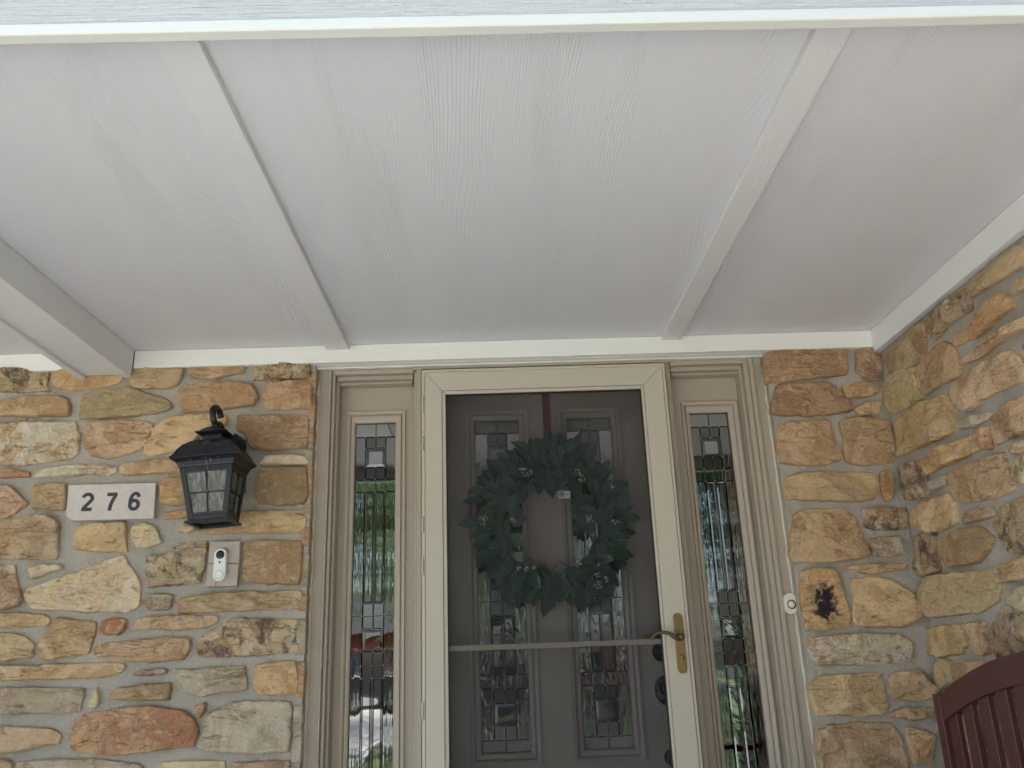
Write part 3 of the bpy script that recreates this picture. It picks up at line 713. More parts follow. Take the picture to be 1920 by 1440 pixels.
ROWS = dict(a=793, b=820, c=840.6, d=876.7, e=899, f=922.5, g=1131.7, h=1155, i=1179, j=1222, k=1248, l=1272)
def leaded(parent, x0, x1, zt, zb, zz, cells, bevels, y):
    """came bars, solder dots and separate panes. cells: (xf0, xf1, zkey_top, zkey_bottom, glass)"""
    W_ = x1 - x0; came = MB(); dots = MB(); done = set(); cr = set()
    for (a, c_, kt, kb, gk) in cells:
        xa, xb, za, zb_ = x0 + a * W_, x0 + c_ * W_, zz[kt], zz[kb]
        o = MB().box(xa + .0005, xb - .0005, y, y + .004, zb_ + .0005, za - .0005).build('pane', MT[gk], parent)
        if (a, c_, kt) in bevels:
            bw = .009 if kt in 'cl' and gk == 'clear' and (c_ - a) > .3 or kt == 'i' and parent.name[0] == 's' else .0045; m_ = MB()
            X0, X1, Z0, Z1 = xa + .003, xb - .003, zb_ + .003, za - .003
            q = [(X0, Z0), (X1, Z0), (X1, Z1), (X0, Z1)]; qi = [(X0 + bw, Z0 + bw), (X1 - bw, Z0 + bw), (X1 - bw, Z1 - bw), (X0 + bw, Z1 - bw)]
            for k in range(4):
                k2 = (k + 1) % 4
                m_.add([(q[k][0], y - .0008, q[k][1]), (q[k2][0], y - .0008, q[k2][1]), (qi[k2][0], y - .0035, qi[k2][1]), (qi[k][0], y - .0035, qi[k][1])], [(0, 1, 2, 3)])
            m_.build('bevelled_rim', MT['bevel'], parent)
        for (p, q_) in (((a, kt), (a, kb)), ((c_, kt), (c_, kb)), ((a, kt), (c_, kt)), ((a, kb), (c_, kb))):
            if (p, q_) in done: continue
            done.add((p, q_)); X0, Z0 = x0 + p[0] * W_, zz[p[1]]; X1, Z1 = x0 + q_[0] * W_, zz[q_[1]]
            w_ = .0013
            if p[0] == q_[0]: came.box(X0 - w_, X0 + w_, y - .0025, y - .0002, Z1, Z0)
            else: came.box(X0, X1, y - .0028, y - .0003, Z0 - w_, Z0 + w_)
        for p in ((a, kt), (c_, kt), (a, kb), (c_, kb)): cr.add(p)
    for p in sorted(cr):
        if p[1] in ('top', 'bot'): continue
        dots.lathe((x0 + p[0] * W_, y - .0030, zz[p[1]]), [(.0027, .0004), (.0025, -.0006), (.0012, -.0014)], 'y', 8)
    c2 = came.build('lead_came', MT['lead'], parent)
    d2 = dots.build('solder_joints', MT['solder'], parent); d2['kind'] = 'stuff'

def lite_frame(parent, ox0, ox1, oz0, oz1, gx0, gx1, gz0, gz1, y, m, prefix='lite_frame'):
    """raised moulding: an outer quarter-round and an inner bead, each a real ring"""
    def ring(a, b_, ya, yb, name):
        (X0, X1, Z0, Z1), (x0, x1, z0, z1) = a, b_; mb = MB()
        o4 = [(X0, Z0), (X1, Z0), (X1, Z1), (X0, Z1)]; i4 = [(x0, z0), (x1, z0), (x1, z1), (x0, z1)]
        for k in range(4):
            k2 = (k + 1) % 4
            mid = lambda p, q, f: (p[0] + (q[0] - p[0]) * f, p[1] + (q[1] - p[1]) * f)
            prof = [(0, 0), (.08, 1), (.5, .85), (.8, .55), (1, .1), (1, -1)]
            A = [(*mid(o4[k], i4[k], f), y + .002 if h == 0 else (y - ya * h if h > 0 else y + .004)) for f, h in prof]
            B = [(*mid(o4[k2], i4[k2], f), y + .002 if h == 0 else (y - ya * h if h > 0 else y + .004)) for f, h in prof]
            n = len(prof)
            mb.add([(p[0], p[2], p[1]) for p in A] + [(p[0], p[2], p[1]) for p in B], [(i, i + 1, n + i + 1, n + i) for i in range(n - 1)])
        return mb.build(name, m, parent)
    w1 = (gx0 - ox0) * .52
    mid_ = (ox0 + w1, ox1 - w1, oz0 + w1, oz1 - w1)
    ring((ox0, ox1, oz0, oz1), mid_, .013, 0, prefix)
    ring(mid_, (gx0, gx1, gz0, gz1), .0075, 0, prefix + '_bead')

SL = [(0, .5, 'top', 'b', 'clear'), (.5, 1, 'top', 'b', 'clear'), (0, .25, 'b', 'e', 'streak'), (.75, 1, 'b', 'e', 'streak'),
      (.25, .5, 'b', 'c', 'reed'), (.5, .75, 'b', 'c', 'reed'), (.25, .75, 'c', 'd', 'clear'), (.25, .5, 'd', 'e', 'reed'), (.5, .75, 'd', 'e', 'reed'),
      (0, .5, 'e', 'f', 'streak'), (.5, 1, 'e', 'f', 'streak'),
      (0, .25, 'f', 'h', 'streak'), (.25, .5, 'f', 'g', 'streak'), (.5, .75, 'f', 'g', 'streak'), (.75, 1, 'f', 'h', 'streak'),
      (.25, .5, 'g', 'h', 'reed'), (.5, .75, 'g', 'h', 'reed'), (0, .25, 'h', 'k', 'streak'), (.75, 1, 'h', 'k', 'streak'),
      (.25, .5, 'h', 'i', 'reed'), (.5, .75, 'h', 'i', 'reed'), (.25, .75, 'i', 'j', 'clear'), (.25, .5, 'j', 'k', 'reed'), (.5, .75, 'j', 'k', 'reed'),
      (.25, .5, 'k', 'l', 'reed'), (.5, .75, 'k', 'l', 'reed'), (0, .25, 'k', 'bot', 'streak'), (.75, 1, 'k', 'bot', 'streak'),
      (.25, .5, 'l', 'bot', 'clear'), (.5, .75, 'l', 'bot', 'clear')]
def sidelight(label, px0, px1, lf0, lf1, g0, g1):
    x0, x1 = px0, px1; gx0, gx1 = g0, g1
    gt = WY(705, 793, YP)[1]; zz = {k: WY(703, v, YP + .012)[1] for k, v in ROWS.items()}; gb = .42
    zz['top'] = gt; zz['bot'] = gb
    t = thing('sidelight', label, 'sidelight', ((x0 + x1) / 2, YP, 0))
    ft = WY(705, 772.5, YP)[1]; fb = gb - (ft - gt)
    fx0, fx1 = lf0, lf1
    # panel built as stiles and rails round the glass opening
    b = MB(); b.box(x0, gx0, YP, YP + .04, .03, 2.0675); b.box(gx1, x1, YP, YP + .04, .03, 2.0675)
    b.box(gx0, gx1, YP, YP + .04, gt, 2.0675); b.box(gx0, gx1, YP, YP + .04, .03, gb); b.build('panel', MT['taupe'], t)
    lite_frame(t, fx0, fx1, fb, ft, gx0, gx1, gb, gt, YP, MT['taupe'])
    leaded(t, gx0, gx1, gt, gb, zz, SL, {(.25, .75, 'c'), (.25, .75, 'i'), (.25, .5, 'l'), (.5, .75, 'l'), (.25, .5, 'f'), (.5, .75, 'f')}, YP + .012)
    return t
x0 = lc[3] + .0105; x1 = plx[0] + .010
sidelight('narrow leaded glass sidelight between the lantern wall and the storm door', x0, x1, WY(652, 790, YP)[0], WY(761, 790, YP)[0], WY(667, 793, YP)[0], WY(742, 793, YP)[0])
x0 = prx[2] - .010; x1 = rc[3] - .0105
sidelight('narrow leaded glass sidelight between the storm door handle and the right stone wall', x0, x1, WY(1276, 765, YP)[0], WY(1381, 765, YP)[0], WY(1292.5, 777, YP)[0], WY(1364.5, 775, YP)[0])

# caulk lines where frame meets stone
b = MB()
for X, sg, row in ((XL, 1, 0), (rc[0], 1, 3)):
    pts = [(X + mn.noise(Vector((0, k * .9, row))) * .0035 + (.004 if row == 0 else .003), YC - .002, 0 + k * .03) for k in range(70)]
    b.tube(pts, [.0055 + .0022 * mn.noise(Vector((3, k * .6, row))) for k in range(70)], 8)
b.build('caulk_bead', MT['caulk'], bpy.data.objects['door_frame'], smooth=True)

# ================================================================== ENTRY DOOR with two leaded lites
YD = .150
ed = thing('entry_door', 'taupe panelled entry door with two leaded lites seen through the screen', 'door', (.17, YD, 0))
L0, L1 = WY(890, 800, YD)[0], WY(973, 800, YD)[0]; R0, R1 = WY(1062, 795, YD)[0], WY(1145, 795, YD)[0]
GT = WY(932, 789, YD)[1]; GB = WY(945, 1412, YD)[1]
FT = WY(932, 771, YD)[1]; FB = WY(945, 1435, YD)[1]
dx0, dx1 = STL + .012, STR - .006; mw = .034
b = MB()
for a, c_ in ((dx0, L0), (L1, R0), (R1, dx1)): b.box(a, c_, YD, YD + .044, .035, 2.09)
for a, c_ in ((L0, L1), (R0, R1)): b.box(a, c_, YD, YD + .044, GT, 2.09); b.box(a, c_, YD, YD + .044, .035, GB)
b.build('door_leaf', MT['door'], ed)
DR = dict(b=813, c=837, d=873, e=893, f=913, g=1106, h=1128, i=1154, j=1266.5, k=1292, l=1318.5, m=1361, n=1388.5)
dz = {k: WY(937, v, YD + .010)[1] for k, v in DR.items()}; dz['top'] = GT; dz['bot'] = GB
DC = [(0, .5, 'top', 'b', 'pebble'), (.5, 1, 'top', 'b', 'pebble'), (0, .28, 'b', 'e', 'water'), (.72, 1, 'b', 'e', 'water'), (.28, .5, 'b', 'c', 'reed'), (.5, .72, 'b', 'c', 'reed'),
      (.28, .72, 'c', 'd', 'clear'), (.28, .5, 'd', 'e', 'reed'), (.5, .72, 'd', 'e', 'reed'), (0, .5, 'e', 'f', 'water'), (.5, 1, 'e', 'f', 'water'),
      (0, .25, 'f', 'h', 'water'), (.75, 1, 'f', 'h', 'water'), (.25, .5, 'f', 'g', 'clear'), (.5, .75, 'f', 'g', 'clear'), (.25, .5, 'g', 'h', 'reed'), (.5, .75, 'g', 'h', 'reed'),
      (.25, .5, 'h', 'i', 'reed'), (.5, .75, 'h', 'i', 'reed'), (0, .25, 'h', 'j', 'water'), (.75, 1, 'h', 'j', 'water'), (.25, .5, 'i', 'j', 'clear'), (.5, .75, 'i', 'j', 'clear'),
      (0, .5, 'j', 'k', 'water'), (.5, 1, 'j', 'k', 'water'), (0, .27, 'k', 'n', 'water'), (.73, 1, 'k', 'n', 'water'), (.27, .5, 'k', 'l', 'reed'), (.5, .73, 'k', 'l', 'reed'),
      (.27, .73, 'l', 'm', 'clear'), (.27, .5, 'm', 'n', 'reed'), (.5, .73, 'm', 'n', 'reed'), (0, .5, 'n', 'bot', 'pebble'), (.5, 1, 'n', 'bot', 'pebble')]
for a, c_ in ((L0, L1), (R0, R1)):
    lite_frame(ed, a - mw, c_ + mw, FB, FT, a, c_, GB, GT, YD, MT['door'])
    leaded(ed, a, c_, GT, GB, dz, DC, {(.28, .72, 'c'), (.27, .73, 'l'), (.25, .5, 'i'), (.5, .75, 'i'), (.25, .5, 'f'), (.5, .75, 'f')}, YD + .010)
    # lower raised panel, below the picture
    lite_frame(ed, a - mw, c_ + mw, .12, .62, a + .01, c_ - .01, .17, .57, YD, MT['door'], 'raised_panel')
# handle set: deadbolt, knob, grip
hx, hz = WY(1240, 1222, YD - .02)
b = MB(); b.lathe((hx + .004, YD, hz), [(.033, .002), (.033, -.006), (.029, -.012), (.020, -.016), (.018, -.024), (.004, -.026)]); b.build('deadbolt', MT['oil'], ed, smooth=True, bevel=0)
hx, hz = WY(1246, 1295, YD - .03)
b = MB(); b.lathe((hx + .006, YD, hz), [(.034, .002), (.034, -.006), (.028, -.012)], sz=1.35); b.lathe((hx + .006, YD - .012, hz + .006), [(.012, 0), (.012, -.02), (.024, -.034), (.026, -.046), (.018, -.056), (.003, -.058)])
b.build('thumb_latch', MT['oil'], ed, smooth=True)
gx, gz = WY(1258, 1345, YD - .04); gx2, gz2 = WY(1258, 1418, YD - .02)
b = MB(); b.tube(bez([(hx + .006, YD - .010, hz - .03), (hx + .006, YD - .05, hz - .045), (hx + .006, YD - .062, hz - .10), (hx + .006, YD - .05, gz2 + .03), (hx + .006, YD - .008, gz2)]), .0085, 12)
b.lathe((hx + .006, YD, gz2 - .006), [(.021, .002), (.021, -.006), (.014, -.012)], sz=1.2); b.build('grip', MT['oil'], ed, smooth=True)
# jamb and stops behind the storm door
b = MB(); b.box(plx[2] + .0006, STL + .010, YC + .03, .2, .03, 2.102); b.box(STR - .004, prx[0] - .0006, YC + .03, .2, .03, 2.102); b.box(STL + .0105, STR - .0045, YC + .03, .2, 2.092, 2.1025)
b.build('door_jamb', MT['taupe'], bpy.data.objects['door_frame'], bevel=.001)

# ================================================================== STORM DOOR
YS = .022
sdr = thing('storm_door', 'almond coloured metal storm door with full screen and cross bar', 'storm door', (.17, YS, 0))
ZST = WY(1000, 690, YS)[1]
fx0 = WY(797, 740, YS)[0]; ix0 = WY(828, 740, YS)[0]; bx_0 = WY(835, 740, YS)[0]
fx1 = WY(1240.5, 690, YS)[0]; ix1 = WY(1209, 745, YS)[0]; bx_1 = WY(1203, 735, YS)[0]
izt = WY(1000, 727, YS)[1]; bzt = WY(1000, 733.5, YS)[1]
zt = WY(1000, 693, YS)[1]
def mitre(mb, X0, X1, Z1, x0, x1, z1, y0, y1, zb=.03, sill=None):   # inverted U with mitred corners
    mb.prism([(X0, zb), (x0, zb), (x0, z1), (X0, Z1)], y0, y1); mb.prism([(X0, Z1), (x0, z1), (x1, z1), (X1, Z1)], y0, y1); mb.prism([(X1, zb), (X1, Z1), (x1, z1), (x1, zb)], y0, y1)
def split_mitre(name, X0, X1, Z1, x0, x1, z1, y0, y1, m, bv, parent):
    e = .0004
    MB().prism([(X0, .03), (x0, .03), (x0, z1 - e), (X0, Z1 - e)], y0, y1).build(name + '_stile', m, parent, bevel=bv)
    MB().prism([(X0 + e, Z1), (X1 - e, Z1), (x1 - e, z1), (x0 + e, z1)], y0, y1).build(name + '_head', m, parent, bevel=bv)
    MB().prism([(X1, .03), (X1, Z1 - e), (x1, z1 - e), (x1, .03)], y0, y1).build(name + '_stile', m, parent, bevel=bv)
split_mitre('frame', fx0, fx1, zt, ix0, ix1, izt, YS, YS + .034, MT['almond'], .0012, sdr)
split_mitre('inner_bead', ix0 + .0004, ix1 - .0004, izt - .0004, bx_0, bx_1, bzt, YS + .006, YS + .030, MT['almond'], .002, sdr)
b = MB(); b.box(bx_0 + .0005, bx_1 - .0005, YS + .002, YS + .03, .03, .26); b.build('kick_plate', MT['almond'], sdr, bevel=.001)
b = MB(); mitre(b, bx_0 + .0003, bx_1 - .0003, bzt - .0004, bx_0 + .0028, bx_1 - .0028, bzt - .0028, YS + .010, YS + .026, .262); b.build('gasket', MT['groove'], sdr)
b = MB(); b.box(bx_0 + .001, bx_1 - .001, YS + .0215, YS + .0225, .262, bzt - .001); b.build('screen', MT['screen'], sdr)
bz = WY(1035, 1209.5, YS)[1]
b = MB(); b.box(bx_0 + .0004, bx_1 - .0004, YS + .0235, YS + .0335, bz - .0085, bz + .0085); b.build('cross_bar', MT['almond'], sdr, bevel=.0015)
# frame rails (z-bar) and hinges
zx0 = WY(790, 720, YS)[0]; zx1 = WY(1247.5, 700, YS)[0]; zz1 = WY(1000, 687, YS)[1]
b = MB(); mitre(b, zx0, zx1, zz1, fx0 - .0016, fx1 + .0016, zt + .0016, YS + .004, YC - .0065); b.build('mounting_rail', MT['almond'], sdr, bevel=.001)
b = MB(); mitre(b, fx0 - .0015, fx1 + .0015, zt + .0015, fx0 - .0001, fx1 + .0001, zt + .0001, YS + .012, YC - .0065); b.build('door_gap', MT['groove'], sdr)
for py in (752, 828, 980, 1060, 1330):
    xh, zh = WY(792, py, YS - .004)
    MB().lathe((xh, YS + .001, zh - .03), [(.0035, 0), (.0042, .001), (.0042, .05), (.0035, .051)], 'z', 10).build('hinge_knuckle', MT['almond'], sdr, smooth=True)
for (a, c_) in ((752, 773), (1173 - 200, 1015)):
    pass
for px, py in ((794, 772), (793, 810), (1204, 700)):
    xh, zh = WY(px, py, YS); MB().lathe((xh, YS + .003, zh), [(.0018, 0), (.0018, -.002)], 'y', 8).build('rail_screw', MT['groove'], sdr)
# brass handle plate, lever, key cylinder
p0x, p0z = WY(1270, 1152, YS - .004); p1x, p1z = WY(1280, 1260, YS - .004)
hx = (p0x + p1x) / 2; hh = (p0z - p1z) / 2; hcz = (p0z + p1z) / 2; rr = .0155
pts = [(hx + rr * math.cos(a), hcz + hh - rr * .7 + rr * math.sin(a)) for a in np.linspace(0, math.pi, 14)] + [(hx + rr * math.cos(a), hcz - hh + rr * .7 + rr * math.sin(a)) for a in np.linspace(math.pi, 2 * math.pi, 14)]
hnd = MB().prism(pts[::-1], YS - .0065, YS - .0002).build('handle_plate', MT['brass'], sdr, bevel=.002, seg=3)
lx, lz = WY(1277, 1194, YS - .03)
b = MB(); b.lathe((lx, YS - .006, lz), [(.0125, 0), (.0125, -.006), (.0105, -.010), (.0095, -.026), (.011, -.034), (.008, -.040), (.002, -.041)], 'y', 20)
lev = [(lx, YS - .036, lz - .001), (lx - .018, YS - .040, lz - .003), (lx - .038, YS - .044, lz + .010), (lx - .062, YS - .046, lz + .016), (lx - .085, YS - .046, lz + .011), (lx - .102, YS - .044, lz - .006)]
lp = bez(lev, 30); b.tube(lp, [.0085 - .0045 * i / (len(lp) - 1) for i in range(len(lp))], 12); b.build('lever', MT['bronze'], sdr, smooth=True)
kx, kz = WY(1280, 1232, YS - .006)
b = MB(); b.lathe((kx, YS - .006, kz), [(.0085, 0), (.0085, -.004), (.0068, -.005), (.001, -.005)], 'y', 20); b.box(kx - .005, kx + .005, YS - .009, YS - .006, kz - .020, kz - .006); b.build('key_cylinder', MT['brass'], sdr, bevel=.001)
b = MB(); b.box(kx - .0012, kx + .0012, YS - .0118, YS - .0108, kz - .005, kz + .003); b.build('keyhole', MT['groove'], sdr)
b = MB(); b.tube(bez([(bx_1 + .012, YS + .036, lz), (bx_1 - .006, YS + .060, lz + .006), (bx_1 - .05, YS + .064, lz + .010), (bx_1 - .075, YS + .06, lz + .002)], 24), [.007] * 22 + [.005] * 3, 10) if False else b.tube([(bx_1 + .01, YS + .05, lz + .003), (bx_1 - .03, YS + .056, lz + .010), (bx_1 - .055, YS + .054, lz + .004)], [.008, .007, .005], 10)
b.build('inner_lever', MT['bronze'], sdr, smooth=True)

# ================================================================== WREATH
wy = YD - .045
wcx, wcz = WY(1034, 978, wy)
wr = thing('wreath', 'dark green leafy wreath with white berries hanging on the entry door', 'wreath', (wcx, wy, wcz))
def leaf_mesh(L, Wd, curl, seed):
    r_ = random.Random(seed); nl = 7; vs_ = []; fs = []
    for i in range(nl + 1):
        t_ = i / nl; w_ = Wd * (math.sin(math.pi * t_ ** .8) ** .8 if 0 < t_ < 1 else 0.0) * .5
        zc_ = -curl * L * (t_ ** 2) ; tw = .12 * math.sin(t_ * 3 + seed)
        for s_ in (-1, -.5, 0, .5, 1):
            vs_.append((s_ * w_, t_ * L, zc_ + abs(s_) * w_ * .38 + s_ * w_ * tw - (.0012 if s_ == 0 else 0)))
    for i in range(nl):
        for k in range(4): fs.append((i * 5 + k, i * 5 + k + 1, i * 5 + k + 6, i * 5 + k + 5))
    me = bpy.data.meshes.new('leaf'); me.from_pydata(vs_, [], fs); me.materials.append(MT['leaf']); me.shade_smooth(); return me
lms = [leaf_mesh(.074, .046, .20, 1), leaf_mesh(.066, .042, -.08, 2), leaf_mesh(.080, .044, .35, 3), leaf_mesh(.056, .038, .1, 4), leaf_mesh(.07, .034, .5, 5)]
r = random.Random(21); RX, RZ = .190, .208
for i in range(296):
    th = r.random() * 2 * math.pi if i > 150 else 2 * math.pi * i / 150
    rad = r.choice((-.045, -.02, 0, .025, .05)) + r.uniform(-.012, .012)
    bulge = .045 * math.sqrt(max(0, 1 - (rad / .085) ** 2))
    p = Vector(((RX + rad) * math.cos(th), -bulge * r.uniform(.5, 1.05), (RZ + rad) * math.sin(th)))
    out_a = th + (r.uniform(-.25, .6) if rad > 0 else r.uniform(.3, 1.7)) * (1 if math.cos(th) > -2 else -1)
    if rad < -.03 and math.sin(th) < -.5: rad += .03; p = Vector(((RX + rad) * math.cos(th), p.y, (RZ + rad) * math.sin(th)))
    if rad < -.03: out_a = th + math.pi * r.uniform(.55, .95) * (1 if r.random() < .8 else -1)
    o = bpy.data.objects.new('leaf', lms[i % 5]); C.collection.objects.link(o); o.parent = wr; o.location = p
    d = Vector((math.cos(out_a), -r.uniform(-.15, .55), math.sin(out_a))).normalized()     # leaf direction
    nrm = Vector((r.uniform(-.4, .4), -1, r.uniform(-.2, .5))); nrm = (nrm - d * nrm.dot(d)).normalized(); sx = d.cross(nrm)
    o.rotation_euler = Matrix((sx, d, nrm)).transposed().to_euler(); s_ = r.uniform(.74, 1.02); o.scale = (s_, s_, s_)
b = MB(); cp = [(wcx + RX * math.cos(a), wy + .005 - .008 * math.sin(5 * a), wcz + RZ * math.sin(a)) for a in np.linspace(0, 2 * math.pi, 60)]
b.tube(cp, .014, 8); rr_ = random.Random(3)
for k in range(70):
    a = rr_.random() * 6.283; p = Vector((wcx + RX * math.cos(a), wy - .005, wcz + RZ * math.sin(a))); q = p + Vector((rr_.uniform(-.07, .07), rr_.uniform(-.03, .0), rr_.uniform(-.07, .07)))
    b.tube([p, (p + q) / 2 + Vector((0, -.01, 0)), q], [.002, .0016, .001], 5)
b.build('twig_ring', MT['stem'], wr, smooth=True)
BP = [(988, 888, 1.2), (978, 880, .6), (1082, 888, .9), (1090, 897, .8), (909, 976, 1.2), (962, 976, .7), (1106, 972, 1.0), (1154, 978, .9), (1083, 1056, .8), (973, 1067, .5), (988, 1068, .6), (1002, 1063, .5), (1119, 1078, .6), (1122, 1096, .9), (1136, 1086, .6), (1149, 914, .5)]
rb_ = random.Random(12)
for (px, py, s_) in BP:
    bx, bz_ = WY(px, py, wy - .06); b = MB()
    for k in range(int(15 * s_)):
        a, q = rb_.random() * 6.283, rb_.random() ** .6 * .017 * s_; c_ = (bx + q * math.cos(a), wy - .058 - rb_.random() * .010, bz_ + q * math.sin(a))
        b.lathe(c_, [(.0005, -.0024), (.0019, -.0014), (.0024, 0), (.0019, .0014), (.0005, .0024)], 'z', 7)
        b.tube([(bx, wy - .035, bz_ - .01), c_], .0006, 4)
    b.build('berry_cluster', MT['berry'], wr, smooth=True)
# hanger strap and paper tag
sx0, sz0 = WY(1023, 741, YD - .004); sx1, sz1 = WY(1030, 830, YD - .004)
b = MB(); b.box(sx0 - .014, sx0 + .014, YD - .0045, YD - .0028, sz1 - .03, 2.0905); b.box(sx0 - .014, sx0 + .014, YD - .004, YD + .03, 2.0906, 2.0916)
b.tube([(sx0, YD - .004, sz1 - .03), (sx0, YD - .03, sz1 - .045), (sx0, YD - .05, sz1 - .03)], .004, 8); tag(b.build('wreath_hanger', MT['ribbon'], bevel=.0004), 'burgundy metal strap over the door top that holds the wreath', 'hanger')
tx0, tz0 = WY(1046, 921, wy - .05); tx1, tz1 = WY(1069.5, 934, wy - .05)
tg = MB().box(tx0, tx1, wy - .0505, wy - .0495, tz1, tz0).build('price_tag', MT['tag'], wr)
b = MB(); r = random.Random(2); u = tx0 + .004
while u < tx0 + (tx1 - tx0) * .5: w_ = r.choice((.0006, .0010, .0016)); b.box(u, u + w_, wy - .0512, wy - .0506, tz1 + .006, tz0 - .004); u += w_ + .001
b.box(tx0 + (tx1 - tx0) * .6, tx1 - .006, wy - .0512, wy - .0506, tz1 + .012, tz1 + .014)
b.build('tag_print', MT['ink'], tg)

# ================================================================== LANTERN
ry = -.275                                    # front edge of the lantern roof
rx, rz = WY((313.5 + 449) / 2, 854, ry)
Lc = Vector((rx, ry + .108, rz))             # centre of the roof rim
tilt = R(-3.6)
ln = thing('wall_lantern', 'black metal wall lantern with seeded panes hanging left of the door', 'lantern', tuple(Lc)); ln.rotation_euler = (0, tilt, 0)
def lp(mb, name, m, bevel=.001, smooth=False): return mb.build(name, m, ln, bevel=bevel, smooth=smooth)
X0, Y0, Z0 = Lc
SZ = .214                                     # rim width
zb = Z0 - .197                                # underside of the body
wt, wb = .166, .122
prof = [(SZ, 0), (SZ, .003), (SZ * .90, .016), (SZ * .84, .030), (SZ * .72, .047), (SZ * .56, .061), (SZ * .38, .070), (SZ * .33, .072)]
b = MB()
for (w0, h0), (w1, h1) in zip(prof, prof[1:]): b.frustum((X0, Y0, Z0 + h0), w0, w0, (X0, Y0, Z0 + h1), w1, w1)
fl = [(SZ, 0), (SZ * .93, -.004), (SZ * .86, -.010), (SZ * .81, -.020), (wt + .004, -.026)]
for (w0, h0), (w1, h1) in zip(fl, fl[1:]): b.frustum((X0, Y0, Z0 + h1), w1, w1, (X0, Y0, Z0 + h0), w0, w0)
lp(b, 'roof', MT['black'], 0)
b = MB()
for s1, s2 in ((-1, -1), (1, -1), (1, 1), (-1, 1)):
    b.tube([(X0 + s1 * w_ / 2, Y0 + s2 * w_ / 2, Z0 + h_ + .0005) for w_, h_ in prof[1:]], .0022, 6)
for s_, ax in ((-1, 'y'), (1, 'y'), (-1, 'x'), (1, 'x')):
    b.tube([(X0 if ax == 'y' else X0 + s_ * w_ / 2, Y0 + s_ * w_ / 2 if ax == 'y' else Y0, Z0 + h_ + .0005) for w_, h_ in prof[2:6]], .0018, 6)
b.lathe((X0, Y0 - SZ * .36, Z0 + .050), [(.009, .002), (.009, -.002), (.005, -.003)], 'y', 14, sx=1.4)
lp(b, 'roof_ribs', MT['black'], 0)
b = MB(); b.frustum((X0, Y0, Z0 + .070), .062, .062, (X0, Y0, Z0 + .092), .062, .062); b.frustum((X0, Y0, Z0 + .088), .066, .066, (X0, Y0, Z0 + .097), .100, .100)
b.frustum((X0, Y0, Z0 + .0971), .100, .100, (X0, Y0, Z0 + .100), .098, .098); b.frustum((X0, Y0, Z0 + .1001), .086, .086, (X0, Y0, Z0 + .116), .050, .050); b.frustum((X0, Y0, Z0 + .1161), .050, .050, (X0, Y0, Z0 + .124), .020, .020)
lp(b, 'cupola', MT['black'], .001)
# body: corner posts, rails, grid
zt_, zbb = Z0 - .027, zb + .004
def edge(sx_, sy_, f): w_ = wt + (wb - wt) * f; return (X0 + sx_ * w_ / 2, Y0 + sy_ * w_ / 2, zt_ + (zbb - zt_) * f)
b = MB(); pw = .017
for s1, s2 in ((-1, -1), (1, -1), (1, 1), (-1, 1)):
    A = edge(s1, s2, 0); B = edge(s1, s2, 1)
    cA = (A[0] - s1 * pw / 2, A[1] - s2 * pw / 2, A[2]); cB = (B[0] - s1 * pw / 2, B[1] - s2 * pw / 2, B[2]); b.frustum(cB, pw, pw, cA, pw, pw)
for f0, f1, e in ((0, .10, 0), (.86, 1.0, 0)):
    w0 = wt + (wb - wt) * f0; w1 = wt + (wb - wt) * f1; z0_, z1_ = zt_ + (zbb - zt_) * f0, zt_ + (zbb - zt_) * f1
    for s_ in (-1, 1):
        b.add([(X0 - w0 / 2, Y0 + s_ * (w0 / 2 - .001), z0_), (X0 + w0 / 2, Y0 + s_ * (w0 / 2 - .001), z0_), (X0 + w1 / 2, Y0 + s_ * (w1 / 2 - .001), z1_), (X0 - w1 / 2, Y0 + s_ * (w1 / 2 - .001), z1_),
               (X0 - w0 / 2, Y0 + s_ * (w0 / 2 - .006), z0_), (X0 + w0 / 2, Y0 + s_ * (w0 / 2 - .006), z0_), (X0 + w1 / 2, Y0 + s_ * (w1 / 2 - .006), z1_), (X0 - w1 / 2, Y0 + s_ * (w1 / 2 - .006), z1_)],
              [(0, 1, 2, 3), (7, 6, 5, 4), (0, 4, 5, 1), (2, 6, 7, 3), (1, 5, 6, 2), (0, 3, 7, 4)])
        b.add([(X0 + s_ * (w0 / 2 - .001), Y0 - w0 / 2, z0_), (X0 + s_ * (w0 / 2 - .001), Y0 + w0 / 2, z0_), (X0 + s_ * (w1 / 2 - .001), Y0 + w1 / 2, z1_), (X0 + s_ * (w1 / 2 - .001), Y0 - w1 / 2, z1_),
               (X0 + s_ * (w0 / 2 - .006), Y0 - w0 / 2, z0_), (X0 + s_ * (w0 / 2 - .006), Y0 + w0 / 2, z0_), (X0 + s_ * (w1 / 2 - .006), Y0 + w1 / 2, z1_), (X0 + s_ * (w1 / 2 - .006), Y0 - w1 / 2, z1_)],
              [(0, 1, 2, 3), (7, 6, 5, 4), (0, 4, 5, 1), (2, 6, 7, 3), (1, 5, 6, 2), (0, 3, 7, 4)])
lp(b, 'cage', MT['black'], .0008)
b = MB()
for s_ in (-1, 1):
    for ax in 'xy':
        f0, f1, fm = .08, .90, .49
        def q(f, k):
            w_ = (wt + (wb - wt) * f) / 2 - .002; z_ = zt_ + (zbb - zt_) * f; hw = (w_ - .012) * k
            return (X0 + hw, Y0 + s_ * w_, z_) if ax == 'y' else (X0 + s_ * w_, Y0 + hw, z_)
        b.tube([q(f0, 0), q(f1, 0)], .0024, 6); b.tube([q(fm, -1), q(fm, 1)], .0024, 6)
lp(b, 'glazing_bars', MT['black'], 0)
MT['seed'] = glass_mat('seeded lantern glass', 'seedy', (.30, .31, .30), .06)
gm = MT['seed'].node_tree
for nd in gm.nodes:
    if nd.type == 'MAPPING': nd.inputs['Scale'].default_value = (150, 150, 28)
